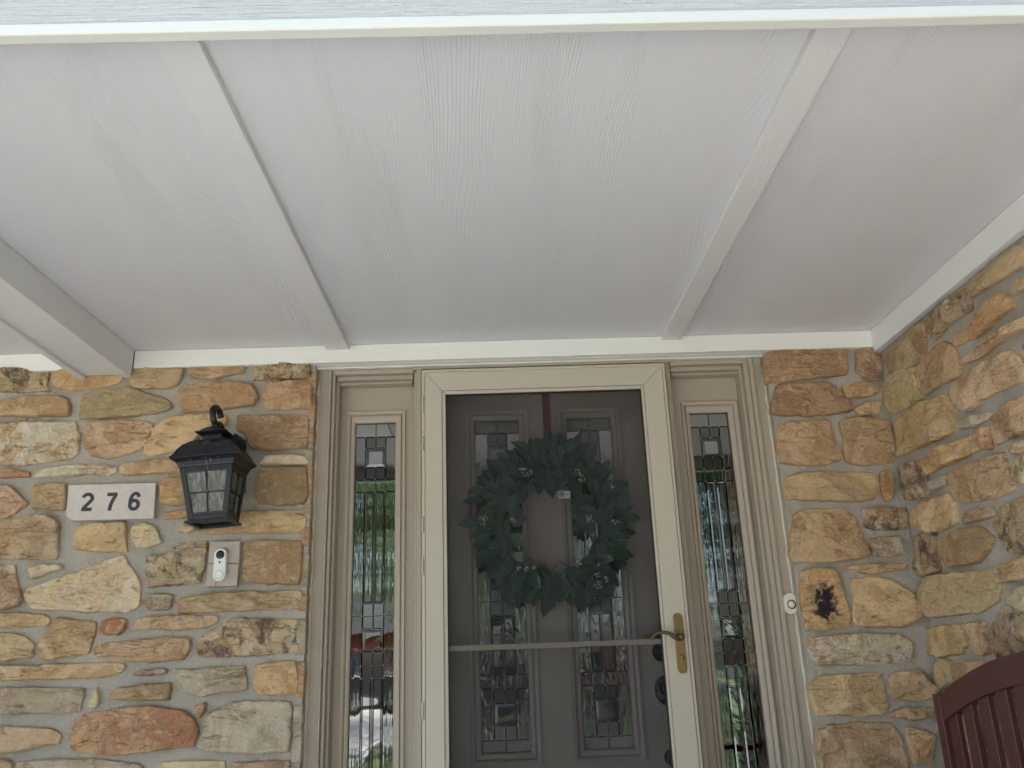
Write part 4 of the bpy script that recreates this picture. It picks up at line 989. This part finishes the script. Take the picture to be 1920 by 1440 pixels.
df = gm.nodes.new('ShaderNodeBsdfDiffuse'); df.inputs[0].default_value = (.50, .50, .47, 1)
nz = gm.nodes.new('ShaderNodeTexNoise'); nz.inputs['Scale'].default_value = 1.0; nz.inputs['Detail'].default_value = 3
mp = gm.nodes.new('ShaderNodeMapping'); mp.inputs['Scale'].default_value = (120, 120, 22); tcn = gm.nodes.new('ShaderNodeTexCoord'); gm.links.new(tcn.outputs['Object'], mp.inputs[0]); gm.links.new(mp.outputs[0], nz.inputs['Vector'])
mr = gm.nodes.new('ShaderNodeMapRange'); mr.inputs[1].default_value = .42; mr.inputs[2].default_value = .62; mr.inputs[3].default_value = .05; mr.inputs[4].default_value = .30; gm.links.new(nz.outputs[0], mr.inputs[0])
out_ = [n_ for n_ in gm.nodes if n_.type == 'OUTPUT_MATERIAL'][0]; old = out_.inputs[0].links[0].from_socket
mx2 = gm.nodes.new('ShaderNodeMixShader'); gm.links.new(mr.outputs[0], mx2.inputs[0]); gm.links.new(old, mx2.inputs[1]); gm.links.new(df.outputs[0], mx2.inputs[2]); gm.links.new(mx2.outputs[0], out_.inputs[0])
for s_ in (-1, 1):
    for ax in 'xy':
        for i_ in (0, 1):
            for j_ in (0, 1):
                b = MB(); fa, fb = ((.08, .485), (.495, .90))[j_]; ka, kb = ((-1, -.02), (.02, 1))[i_]
                vs_ = []
                for ins in (.0055, .0075):
                    for f, k in ((fa, ka), (fa, kb), (fb, kb), (fb, ka)):
                        w_ = (wt + (wb - wt) * f) / 2 - ins; z_ = zt_ + (zbb - zt_) * f; hw = (w_ - .008) * k
                        vs_.append((X0 + hw, Y0 + s_ * w_, z_) if ax == 'y' else (X0 + s_ * w_, Y0 + hw, z_))
                b.add(vs_, [(0, 1, 2, 3), (7, 6, 5, 4), (0, 4, 5, 1), (1, 5, 6, 2), (2, 6, 7, 3), (3, 7, 4, 0)]); b.build('pane', MT['seed'], ln)
b = MB(); bwid = wb + .016
for s_ in (-1, 1):
    b.box(X0 - bwid / 2, X0 + bwid / 2, Y0 + s_ * bwid / 2 - s_ * .014, Y0 + s_ * bwid / 2, zb - .004, zb + .004)
    b.box(X0 + s_ * bwid / 2 - s_ * .014, X0 + s_ * bwid / 2, Y0 - bwid / 2 + .0142, Y0 + bwid / 2 - .0142, zb - .0035, zb + .0035)
b.box(X0 - .05, X0 + .05, Y0 - .014, Y0 + .014, zb + .004, zb + .007); lp(b, 'bottom_rim', MT['black'], .0015)
b = MB()
for k in range(18):
    f = (k + .5) / 18 - .5
    b.box(X0 + f * .132 - .0016, X0 + f * .132 + .0016, Y0 - wt / 2 - .0008, Y0 - wt / 2 + .0012, zt_ - .008, zt_ - .005)
    b.box(X0 + f * .098 - .0014, X0 + f * .098 + .0014, Y0 - wb / 2 - .0028, Y0 - wb / 2 + .0012, zbb + .013, zbb + .016)
o = b.build('beaded_edge', MT['black'], ln); o['kind'] = 'stuff'
b = MB(); b.lathe((X0, Y0, zb + .006), [(.013, 0), (.013, .03), (.011, .034)], 'z', 14); lp(b, 'socket', MT['black'], 0, True)
b = MB(); b.lathe((X0, Y0, zb + .04), [(.008, 0), (.018, .018), (.022, .034), (.019, .052), (.010, .064), (.002, .067)], 'z', 16); lp(b, 'bulb', MT['grey_pl'], 0, True)
# arm: crook above the cupola and scroll back to the wall plate
b = MB()
cr = bez([(X0 + .0, Y0 + .062, Z0 + .172), (X0 - .002, Y0 + .050, Z0 + .190), (X0 - .003, Y0 + .020, Z0 + .197), (X0 - .003, Y0 - .012, Z0 + .180), (X0 - .001, Y0 - .014, Z0 + .150), (X0, Y0 + .004, Z0 + .132), (X0, Y0 + .020, Z0 + .140)], 40)
b.tube(cr, [.0095] * 28 + [.0085] * (len(cr) - 28), 12, flat=1.15)
ar = bez([(X0, Y0 + .015, Z0 + .134), (X0 + .001, Y0 + .045, Z0 + .143), (X0 + .002, Y0 + .080, Z0 + .125), (X0 + .016, Y0 + .110, Z0 + .098), (X0 + .028, Y0 + .150, Z0 + .080)], 30)
b.tube(ar, .0100, 12, flat=1.1); b.lathe((X0, Y0 + .004, Z0 + .130), [(.002, -.012), (.010, -.008), (.0125, 0), (.010, .008), (.002, .012)], 'z', 14)
lp(b, 'arm', MT['black'], 0, True)
bpw = .060; PX = X0 + .028
pl_ = [(PX - bpw / 2, Z0 - .075), (PX + bpw / 2, Z0 - .075), (PX + bpw / 2, Z0 + .108), (PX + bpw / 2 - .014, Z0 + .120), (PX, Z0 + .134), (PX - bpw / 2 + .014, Z0 + .120), (PX - bpw / 2, Z0 + .108)]
b = MB(); b.prism(pl_, -.040, -.012); b.prism([(PX + (p[0] - PX) * .72, Z0 + .02 + (p[1] - Z0 - .02) * .86) for p in pl_], -.046, -.0401); lp(b, 'wall_plate', MT['black'], .002)
r = random.Random(9); b = MB()
for k in range(34):
    f = r.random(); sp = Vector((X0 + (f - .5) * SZ * .95, Y0 - SZ * .47 * r.uniform(.86, 1.0), Z0 - r.uniform(.002, .022))); s_ = r.uniform(.0006, .0022)
    b.lathe(tuple(sp), [(s_ * .3, -s_), (s_, 0), (s_ * .3, s_)], 'z', 5)
b.tube(bez([(X0 + .006, Y0 - SZ / 2, Z0 - .004), (X0 + .010, Y0 - wt / 2 - .004, Z0 - .06), (X0 + .004, Y0 - wt / 2 + .008, Z0 - .11)], 12), .0005, 4); b.tube([(X0 + SZ / 2, Y0 + .09, Z0 - .002), (X0 + SZ / 2 + .025, Y0 + .098, Z0 - .018)], .0008, 4)
o = b.build('cobweb', MT['dust'], ln); o['kind'] = 'stuff'
# rotate about its own centre only (children are already laid out round the origin of the empty)

# ================================================================== NUMBER PLAQUE, DOORBELLS
def face_poly(pts, y): return [WY(x, y_, y) for x, y_ in pts]
pp = face_poly([(128.5, 909), (292, 905.2), (288, 972), (135, 976), (123.5, 967)], -.024)
cx_ = sum(p[0] for p in pp) / 5; cz_ = sum(p[1] for p in pp) / 5
pq = thing('number_plaque', 'pale stone plaque with the dark house number 276 set in the wall', 'plaque', (cx_, -.03, cz_))
MB().prism(pp, -.024, -.002).build('slab', MT['plaque'], pq, bevel=.002)
def arc(cx, cz, rx_, rz_, a0, a1, n=14): return [(cx + rx_ * math.cos(R(a0 + (a1 - a0) * k / n)), cz + rz_ * math.sin(R(a0 + (a1 - a0) * k / n))) for k in range(n + 1)]
GL = {'2': [arc(.5, .70, .36, .235, 168, -28, 14) + [(.60, .42), (.34, .20), (.20, .06)], [(.10, .065), (.90, .065)]],
      '7': [[(.10, .935), (.90, .935)], [(.84, .93), (.62, .66), (.46, .36), (.38, .0)]],
      '6': [arc(.5, .30, .34, .245, 0, 360, 26), [(.845, .735), (.78, .87), (.62, .945), (.44, .93), (.27, .81), (.17, .58), (.16, .30)]]}
def ribbon(mb, pts, hw, y0, y1):              # flat stroke with real thickness
    pts = [Vector((p[0], 0, p[1])) for p in pts]; n = len(pts); L_, R_s = [], []
    closed = (pts[0] - pts[-1]).length < 1e-6
    for i, p in enumerate(pts):
        a = pts[i - 1] if i else (pts[-2] if closed else p); c_ = pts[i + 1] if i < n - 1 else (pts[1] if closed else p)
        d = (c_ - a).normalized(); nn = Vector((-d.z, 0, d.x)); L_.append(p + nn * hw); R_s.append(p - nn * hw)
    vs_ = []
    for y_ in (y0, y1):
        vs_ += [(q.x, y_, q.z) for q in L_] + [(q.x, y_, q.z) for q in R_s]
    fs = []
    for i in range(n - 1):
        fs += [(i, i + 1, n + i + 1, n + i), (2 * n + i, 3 * n + i, 3 * n + i + 1, 2 * n + i + 1), (i, 2 * n + i, 2 * n + i + 1, i + 1), (n + i, n + i + 1, 3 * n + i + 1, 3 * n + i)]
    if not closed: fs += [(0, n, 3 * n, 2 * n), (n - 1, 3 * n - 1, 4 * n - 1, 2 * n - 1)]
    mb.add(vs_, fs)
for ch, ax_, ay_, bx2, by2 in (('2', 148, 961, 179, 921), ('7', 194, 961, 224, 921), ('6', 237, 960, 266.5, 919.5)):
    (xa, za), (xb, zb2) = WY(ax_, ay_, -.025), WY(bx2, by2, -.025); b = MB(); hw = .0060
    for k, st in enumerate(GL[ch]):
        ribbon(b, [(xa + (p[0] - .5) * 1.24 * (xb - xa - 2 * hw) + (xb - xa) / 2, za + hw + p[1] * (zb2 - za - 2 * hw)) for p in st], hw, -.0248 - k * .0003, -.0238)
    b.build('digit', MT['ink'], pq)
# video doorbell on three small tiles
ty = -.024
tl = thing('tile_backing', 'beige marble tile backing behind the white video doorbell', 'tile backing', (WY(419, 1058, ty)[0], ty, WY(419, 1058, ty)[1]))
for q in ([(394, 1016), (450, 1015), (447.5, 1056), (390.5, 1056.5)], [(390, 1058), (407, 1057.6), (404, 1099), (386.5, 1099.2)], [(408, 1057.6), (447.3, 1057), (443.5, 1098.6), (405, 1099)]):
    MB().prism(face_poly(q, ty), ty, .0).build('tile', MT['tile'], tl, bevel=.001)
dbx, dbz = WY(412.5, 1028, ty - .022); dbx2, dbz2 = WY(410.5, 1089.5, ty - .022)
vd = thing('video_doorbell', 'slim white video doorbell with a black lens on the beige tiles', 'doorbell', (dbx, ty, dbz))
def capsule(mb, cx, z0, z1, r_, y0, y1, n=16):
    pts = [(cx + r_ * math.cos(a), z1 - r_ + r_ * math.sin(a)) for a in np.linspace(0, math.pi, n)] + [(cx + r_ * math.cos(a), z0 + r_ + r_ * math.sin(a)) for a in np.linspace(math.pi, 2 * math.pi, n)]
    mb.prism(pts, y0, y1)
cxm = (dbx + dbx2) / 2; cr_ = (WY(424, 1040, ty - .022)[0] - WY(401, 1040, ty - .022)[0]) / 2
yf = ty - .022
b = MB(); capsule(b, cxm, dbz2, dbz, cr_, yf, ty - .0005); b.build('body', MT['white_pl'], vd, bevel=.004, seg=4)
lz_ = dbz - cr_ - .001
b = MB(); b.lathe((cxm, yf, lz_), [(cr_ * .70, -.0004), (cr_ * .66, -.0012), (cr_ * .30, -.0006), (.0005, -.0006)], 'y', 24); b.build('lens', MT['dark_pl'], vd, smooth=True)
b = MB(); b.lathe((cxm, yf, lz_ - cr_ * 1.20), [(cr_ * .17, -.0003), (cr_ * .13, -.001), (.0004, -.001)], 'y', 14); b.build('sensor', MT['dark_pl'], vd)
b = MB(); b.box(cxm - .0055, cxm + .0055, yf - .0005, yf - .0001, lz_ - cr_ * 2.62, lz_ - cr_ * 2.52); b.build('print', MT['grey_pl'], vd)
bz_ = dbz2 + cr_ + .0005
b = MB(); b.lathe((cxm, yf, bz_), [(cr_ * .74, -.0003), (cr_ * .74, -.001), (cr_ * .70, -.001), (cr_ * .70, -.0003)], 'y', 26); b.build('button_ring', MT['grey_pl'], vd)
b = MB(); b.lathe((cxm, yf, bz_), [(cr_ * .67, -.0003), (cr_ * .66, -.0016), (cr_ * .55, -.0012), (.0005, -.0010)], 'y', 26); b.build('button', MT['white_pl'], vd, smooth=True)
# cream push button on the right casing
y2 = YC - .001
ax_, az_ = WY(1480, 1111, y2 - .02); cx2, cz2 = WY(1485, 1152, y2 - .02); wL = WY(1471, 1132, y2 - .02)[0]; wR = WY(1496, 1132, y2 - .02)[0]
pb = thing('push_button', 'small cream doorbell button on the casing beside the right wall', 'doorbell', ((wL + wR) / 2, y2, (az_ + cz2) / 2))
xm = (wL + wR) / 2; hw = (wR - wL) / 2
b = MB(); capsule(b, xm, cz2, az_, hw * .97, y2 - .018, y2); b.build('body', MT['cream_pl'], pb, bevel=.005, seg=4)
zc_ = (az_ + cz2) / 2 - .003
b = MB(); b.lathe((xm + .002, y2 - .018, zc_), [(hw * .66, -.0002), (hw * .66, -.0012), (hw * .54, -.0012), (hw * .54, -.0002)], 'y', 26); b.build('ring', MT['dark_pl'], pb)
b = MB(); b.lathe((xm + .002, y2 - .018, zc_), [(hw * .52, -.0002), (hw * .50, -.0018), (.0005, -.0020)], 'y', 26); b.build('button', MT['cream_pl'], pb, smooth=True)

# ================================================================== BENCH along the side wall
XB = XC - .135
yF, zF = WX(1751, 1325, XB)
zTop = WX(1756, 1301, XB)[1]
bn = thing('garden_bench', 'dark red wooden bench with an arched slatted back against the side wall', 'bench', (XB - .2, yF - .6, 0))
LEN = 1.24; y1_, y0_ = yF, yF - LEN
pw_ = WX(1763.5, 1330, XB)[0]; pw_ = abs(yF - pw_)
for (ya, yb) in ((y1_ - pw_, y1_), (y0_, y0_ + pw_)):
    b = MB(); b.prism([(XB, 0), (XB + .045, 0), (XB + .045, zTop - .008), (XB, zTop)], ya, yb); b.build('back_post', MT['bench'], bn, bevel=.003)
zc0 = zTop - .001; rise = .125; hR = .074
def arch(y_, e=0): s_ = (y_ - (y0_ + pw_)) / (LEN - 2 * pw_); return zc0 - .004 + rise * math.sin(math.pi * max(0, min(1, s_))) ** .85 - e
n_ = 40; ys = [y0_ + pw_ + .0006 + (LEN - 2 * pw_ - .0012) * k / n_ for k in range(n_ + 1)]
b = MB(); b.prism([(y_, arch(y_)) for y_ in ys] + [(y_, arch(y_) - hR) for y_ in reversed(ys)], XB + .002, XB + .036, 'x'); b.build('top_rail', MT['bench_y'], bn, bevel=.0025)
sl = [WX(p, 1400, XB + .010)[0] for p in (1786, 1818.5, 1851, 1884.5)]; pitch = (sl[0] - sl[3]) / 3; sw2 = pitch * .58
y_ = sl[0]
while y_ - sw2 > y0_ + pw_ + .01:
    b = MB(); b.box(XB + .010, XB + .026, y_ - sw2, y_, .47, arch(y_ - sw2 / 2) - hR + .012); b.build('back_slat', MT['bench'], bn, bevel=.002); y_ -= pitch
b = MB(); b.box(XB + .004, XB + .034, y0_ + pw_ + .001, y1_ - pw_ - .001, .44, .4695); b.build('lower_rail', MT['bench_y'], bn, bevel=.002)
for k in range(6):
    b = MB(); b.box(XB - .47 + k * .08, XB - .47 + k * .08 + .066, y0_ + .002, y1_ - .002, .40, .42); b.build('seat_slat', MT['bench_y'], bn, bevel=.002)
b = MB(); b.box(XB - .47, XB - .45, y0_ + .051, y1_ - .051, .33, .3995); b.box(XB + .004, XB + .03, y0_ + .051, y1_ - .051, .33, .3995); b.build('apron', MT['bench_y'], bn, bevel=.002)
for (ya, yb) in ((y1_ - .05, y1_), (y0_, y0_ + .05)):
    b = MB(); b.box(XB - .49, XB - .4705, ya, yb, 0, .62); b.build('front_leg', MT['bench'], bn, bevel=.003)
    b = MB(); b.box(XB - .51, XB - .001, ya - .004, yb + .004, .6205, .642); b.build('arm_rest', MT['bench'], bn, bevel=.003)
    b = MB(); b.box(XB - .47, XB - .001, ya + .008, yb - .008, .33, .3993); b.build('side_rail', MT['bench'], bn, bevel=.002)

# ================================================================== THE YARD BEHIND THE VIEWER (seen in the glass)
def tree(label, x, y, h, rad, tr, seed, nleaf=5200, group='trees in the front yard'):
    t = thing('shade_tree', label, 'tree', (x, y, GROUND), group); r = random.Random(seed); b = MB()
    top = Vector((x + r.uniform(-.4, .4), y + r.uniform(-.4, .4), GROUND + h * .62))
    tp = [Vector((x, y, GROUND - .05)).lerp(top, k / 7) + Vector((mn.noise(Vector((k, seed, 0))), mn.noise(Vector((k, 0, seed))), 0)) * .12 * k / 7 for k in range(8)]
    b.tube(tp, [tr * (1.35 if k == 0 else 1 - .1 * k) for k in range(8)], 12); cl = []
    for k in range(12):
        p = tp[3 + k % 5]; a = k * 2.4 + r.random(); q = p + Vector((math.cos(a) * rad * .75, math.sin(a) * rad * .75, h * r.uniform(.08, .34)))
        m_ = (p + q) / 2 + Vector((0, 0, .25)); b.tube(bez([p, m_, q], 8), [tr * .38 * (1 - .1 * j) for j in range(9)], 7); cl += [m_, q]
    b.build('trunk', MT['bark'], t, smooth=True)
    vs_, fs = [], []; cl += [top + Vector((r.uniform(-1, 1) * rad * .6, r.uniform(-1, 1) * rad * .6, h * r.uniform(0, .36))) for _ in range(14)]
    for k in range(nleaf):
        c_ = cl[k % len(cl)]; s_ = rad * .34
        p = c_ + Vector((r.gauss(0, s_), r.gauss(0, s_), r.gauss(0, s_ * .65))); a = Vector((r.uniform(-1, 1), r.uniform(-1, 1), r.uniform(-.6, .6))).normalized(); c2 = a.orthogonal().normalized()
        c2 = (c2 * math.cos(k) + a.cross(c2) * math.sin(k)); L_ = r.uniform(.09, .19); i_ = len(vs_)
        vs_ += [p - a * L_, p + c2 * L_ * .5, p + a * L_, p - c2 * L_ * .5]; fs.append((i_, i_ + 1, i_ + 2, i_ + 3))
    off = Vector((x, y, GROUND)); me = bpy.data.meshes.new('crown'); me.from_pydata([tuple(v - off) for v in vs_], [], fs); me.materials.append(MT['crown'])
    o = bpy.data.objects.new('crown', me); C.collection.objects.link(o); o.parent = t
for a in (('old shade tree with thick trunk nearest the left sidelight view', -3.4, -11.5, 11, 3.4, .30, 1), ('tall maple standing straight out from the door', .4, -30, 12, 3.6, .28, 2),
          ('dark shade tree beside the path to the right', 3.6, -9, 10, 3.0, .34, 3), ('spreading tree past the left end of the drive', -8.5, -15.5, 12, 4.2, .3, 4),
          ('bushy tree at the far side of the drive', -2.5, -27, 13, 4.6, .3, 5), ('tree at the kerb in front of the brick house', 4.5, -28, 14, 5, .3, 6), ('tree at the far right by the street', 11, -24, 13, 5, .3, 7),
          ('tree at the far left by the street', -13, -28, 14, 5, .3, 8), ('low round tree on the lawn opposite the door', -.6, -21, 7.5, 2.8, .16, 9), ('tree behind the brick house on the left', -7, -56, 17, 7, .4, 10), ('tree behind the brick house on the right', 8, -56, 17, 7, .4, 11)):
    tree(*a)
def conifer(label, x, y, h, rad, seed, name='yew_shrub', top=4, m='leaf', n=9000):
    t = thing(name, label, 'shrub', (x, y, GROUND)); r = random.Random(seed)
    b = MB(); b.tube([(x, y, GROUND - .05), (x, y, GROUND + h * .5), (x, y, GROUND + h * .95)], [.09, .06, .02], 8); b.build('trunk', MT['bark'], t)
    vs_, fs = [], []
    for k in range(n):
        f = r.random(); rr_ = rad * (1 - f ** top) * (r.random() ** .35); a = r.random() * 6.283; p = Vector((rr_ * math.cos(a), rr_ * math.sin(a), .1 + f * (h - .1)))
        d = Vector((math.cos(a), math.sin(a), r.uniform(-.2, .8))).normalized(); c2 = d.cross(Vector((0, 0, 1))).normalized(); L_ = r.uniform(.05, .10); i_ = len(vs_)
        vs_ += [p - d * L_, p + c2 * L_ * .35, p + d * L_, p - c2 * L_ * .35]; fs.append((i_, i_ + 1, i_ + 2, i_ + 3))
    me = bpy.data.meshes.new('crown'); me.from_pydata([tuple(v) for v in vs_], [], fs); me.materials.append(MT[m]); o = bpy.data.objects.new('crown', me); C.collection.objects.link(o); o.parent = t
conifer('tall dark yew beyond the right end of the porch', 2.75, -4.9, 4.6, 1.2, 5)  # unseen yew, added to block light from the right and darken the sidelight reflection
for a in (('round green shrub left of the group beyond the black car', -1.6, -19.5, 2.9, 1.3, 31), ('round green shrub straight out beyond the black car', .9, -20.5, 3.2, 1.4, 32), ('round green shrub right of the group beyond the black car', 3.3, -20, 2.7, 1.2, 33)): conifer(*a, name='round_shrub', top=5, m='crown', n=5000)
t = thing('brick_house', 'red brick house across the street with grey roof', 'house', (-4, -48, GROUND))
MB().box(-13, -3.2, -52, -46, GROUND, 2.8).build('wall', MT['redbrick'], t)
MB().prism([(-52.6, 2.8), (-45.4, 2.8), (-49, 5.4)], -13.5, -2.7, 'x').build('roof', MT['roof'], t)
for k, x in enumerate((-12.0, -10.2, -7.4, -5.4)):
    f = MB().box(x, x + 1.2, -45.99, -45.93, .7, 2.0).build('window', MT['white_s'], t); MB().box(x + .08, x + 1.12, -45.925, -45.91, .78, 1.92).build('pane', MT['carglass'], f)
MB().box(-8.7, -7.9, -45.99, -45.93, GROUND + .1, 2.0).build('door', MT['redcar'], t, bevel=.01)
def car(name, label, cat, loc, rz, prof, glass, L_, Wd, m, wh=.36):
    t = thing(name, label, cat, loc); rot = Matrix.Rotation(rz, 4, 'Z')
    o = MB().prism([(p[0] + loc[0], p[1] + loc[2]) for p in prof], loc[1] - Wd / 2, loc[1] + Wd / 2).build('body', m, t, bevel=.05, seg=3)
    MB().prism([(p[0] + loc[0], p[1] + loc[2]) for p in glass], loc[1] - Wd / 2 - .012, loc[1] + Wd / 2 + .012).build('side_windows', MT['carglass'], t)
    for sx_ in (-.31, .31):
        for sy_ in (-1, 1):
            c_ = (loc[0] + sx_ * L_, loc[1] + sy_ * (Wd / 2 - .08), loc[2] + wh); w2 = MB().lathe(c_, [(wh * .7, -.12), (wh, -.1), (wh, .1), (wh * .7, .12)], 'y', 22).build('wheel', MT['rubber'], t, smooth=False)
            MB().lathe(c_, [(wh * .62, -.125), (wh * .62, .125)], 'y', 16).build('rim', MT['rim'], w2)
    for sx_, mm in ((-.5, 'white_pl'), (.5, 'redcar')):
        for sy_ in (-1, 1): MB().box(loc[0] + sx_ * L_ - .03, loc[0] + sx_ * L_ + .03, loc[1] + sy_ * Wd * .38 - .12, loc[1] + sy_ * Wd * .38 + .12, loc[2] + .72, loc[2] + .86).build('headlight' if sx_ < 0 else 'tail_light', MT[mm], t)
    t.rotation_euler = (0, 0, rz)
car('pickup_truck', 'near black pickup truck parked at the far edge of the drive', 'pickup truck', (-5.6, -26.2, GROUND), .25,
    [(-2.7, .4), (2.7, .4), (2.7, 1.15), (.9, 1.15), (.55, 1.85), (-.75, 1.85), (-1.25, 1.2), (-2.65, 1.1)], [(-1.1, 1.22), (.72, 1.22), (.46, 1.76), (-.7, 1.76)], 5.4, 1.95, MT['truck'], .4)
car('parked_car', 'red car standing on the grass at the end of the path', 'car', (3.5, -24.5, GROUND), 1.45,
    [(-2.2, .3), (2.2, .3), (2.2, .95), (1.7, 1.0), (1.0, 1.45), (-.6, 1.45), (-1.2, .98), (-2.15, .85)], [(-1.05, .98), (1.45, .98), (.95, 1.38), (-.55, 1.38)], 4.4, 1.75, MT['redcar'], .33)
car('parked_car', 'black car standing on the grass straight out from the door', 'car', (.4, -15.2, GROUND), .05,
    [(-2.3, .3), (2.3, .3), (2.3, .9), (1.9, .98), (1.1, 1.46), (-.7, 1.46), (-1.3, 1.0), (-2.25, .85)], [(-1.15, 1.0), (1.6, 1.0), (1.05, 1.39), (-.62, 1.39)], 4.5, 1.8, MT['truck'], .33)
r = random.Random(77); vs_, fs = [], []
for k in range(26000):
    x, y = r.uniform(-12, 10), -4 - 22 * r.random() ** 1.3
    if (-26 < x < -1.2 and -24 < y < -13.5) or (-9 < x < -2.3 and y > -13.5) or (-2.2 < x < 1.3 and y > -6.6): continue
    h = r.uniform(.04, .09); a = r.random() * 6.28; i_ = len(vs_); dx_, dy_ = math.cos(a) * .012, math.sin(a) * .012
    vs_ += [(x - dx_, y - dy_, GROUND), (x + dx_, y + dy_, GROUND), (x + r.uniform(-.03, .03), y + r.uniform(-.03, .03), GROUND + h)]; fs.append((i_, i_ + 1, i_ + 2))
me = bpy.data.meshes.new('grass'); me.from_pydata(vs_, [], fs); me.materials.append(MT['grass']); o = bpy.data.objects.new('grass', me); C.collection.objects.link(o); o['kind'] = 'stuff'
tag(o, 'short lawn grass in front of the porch', 'grass')
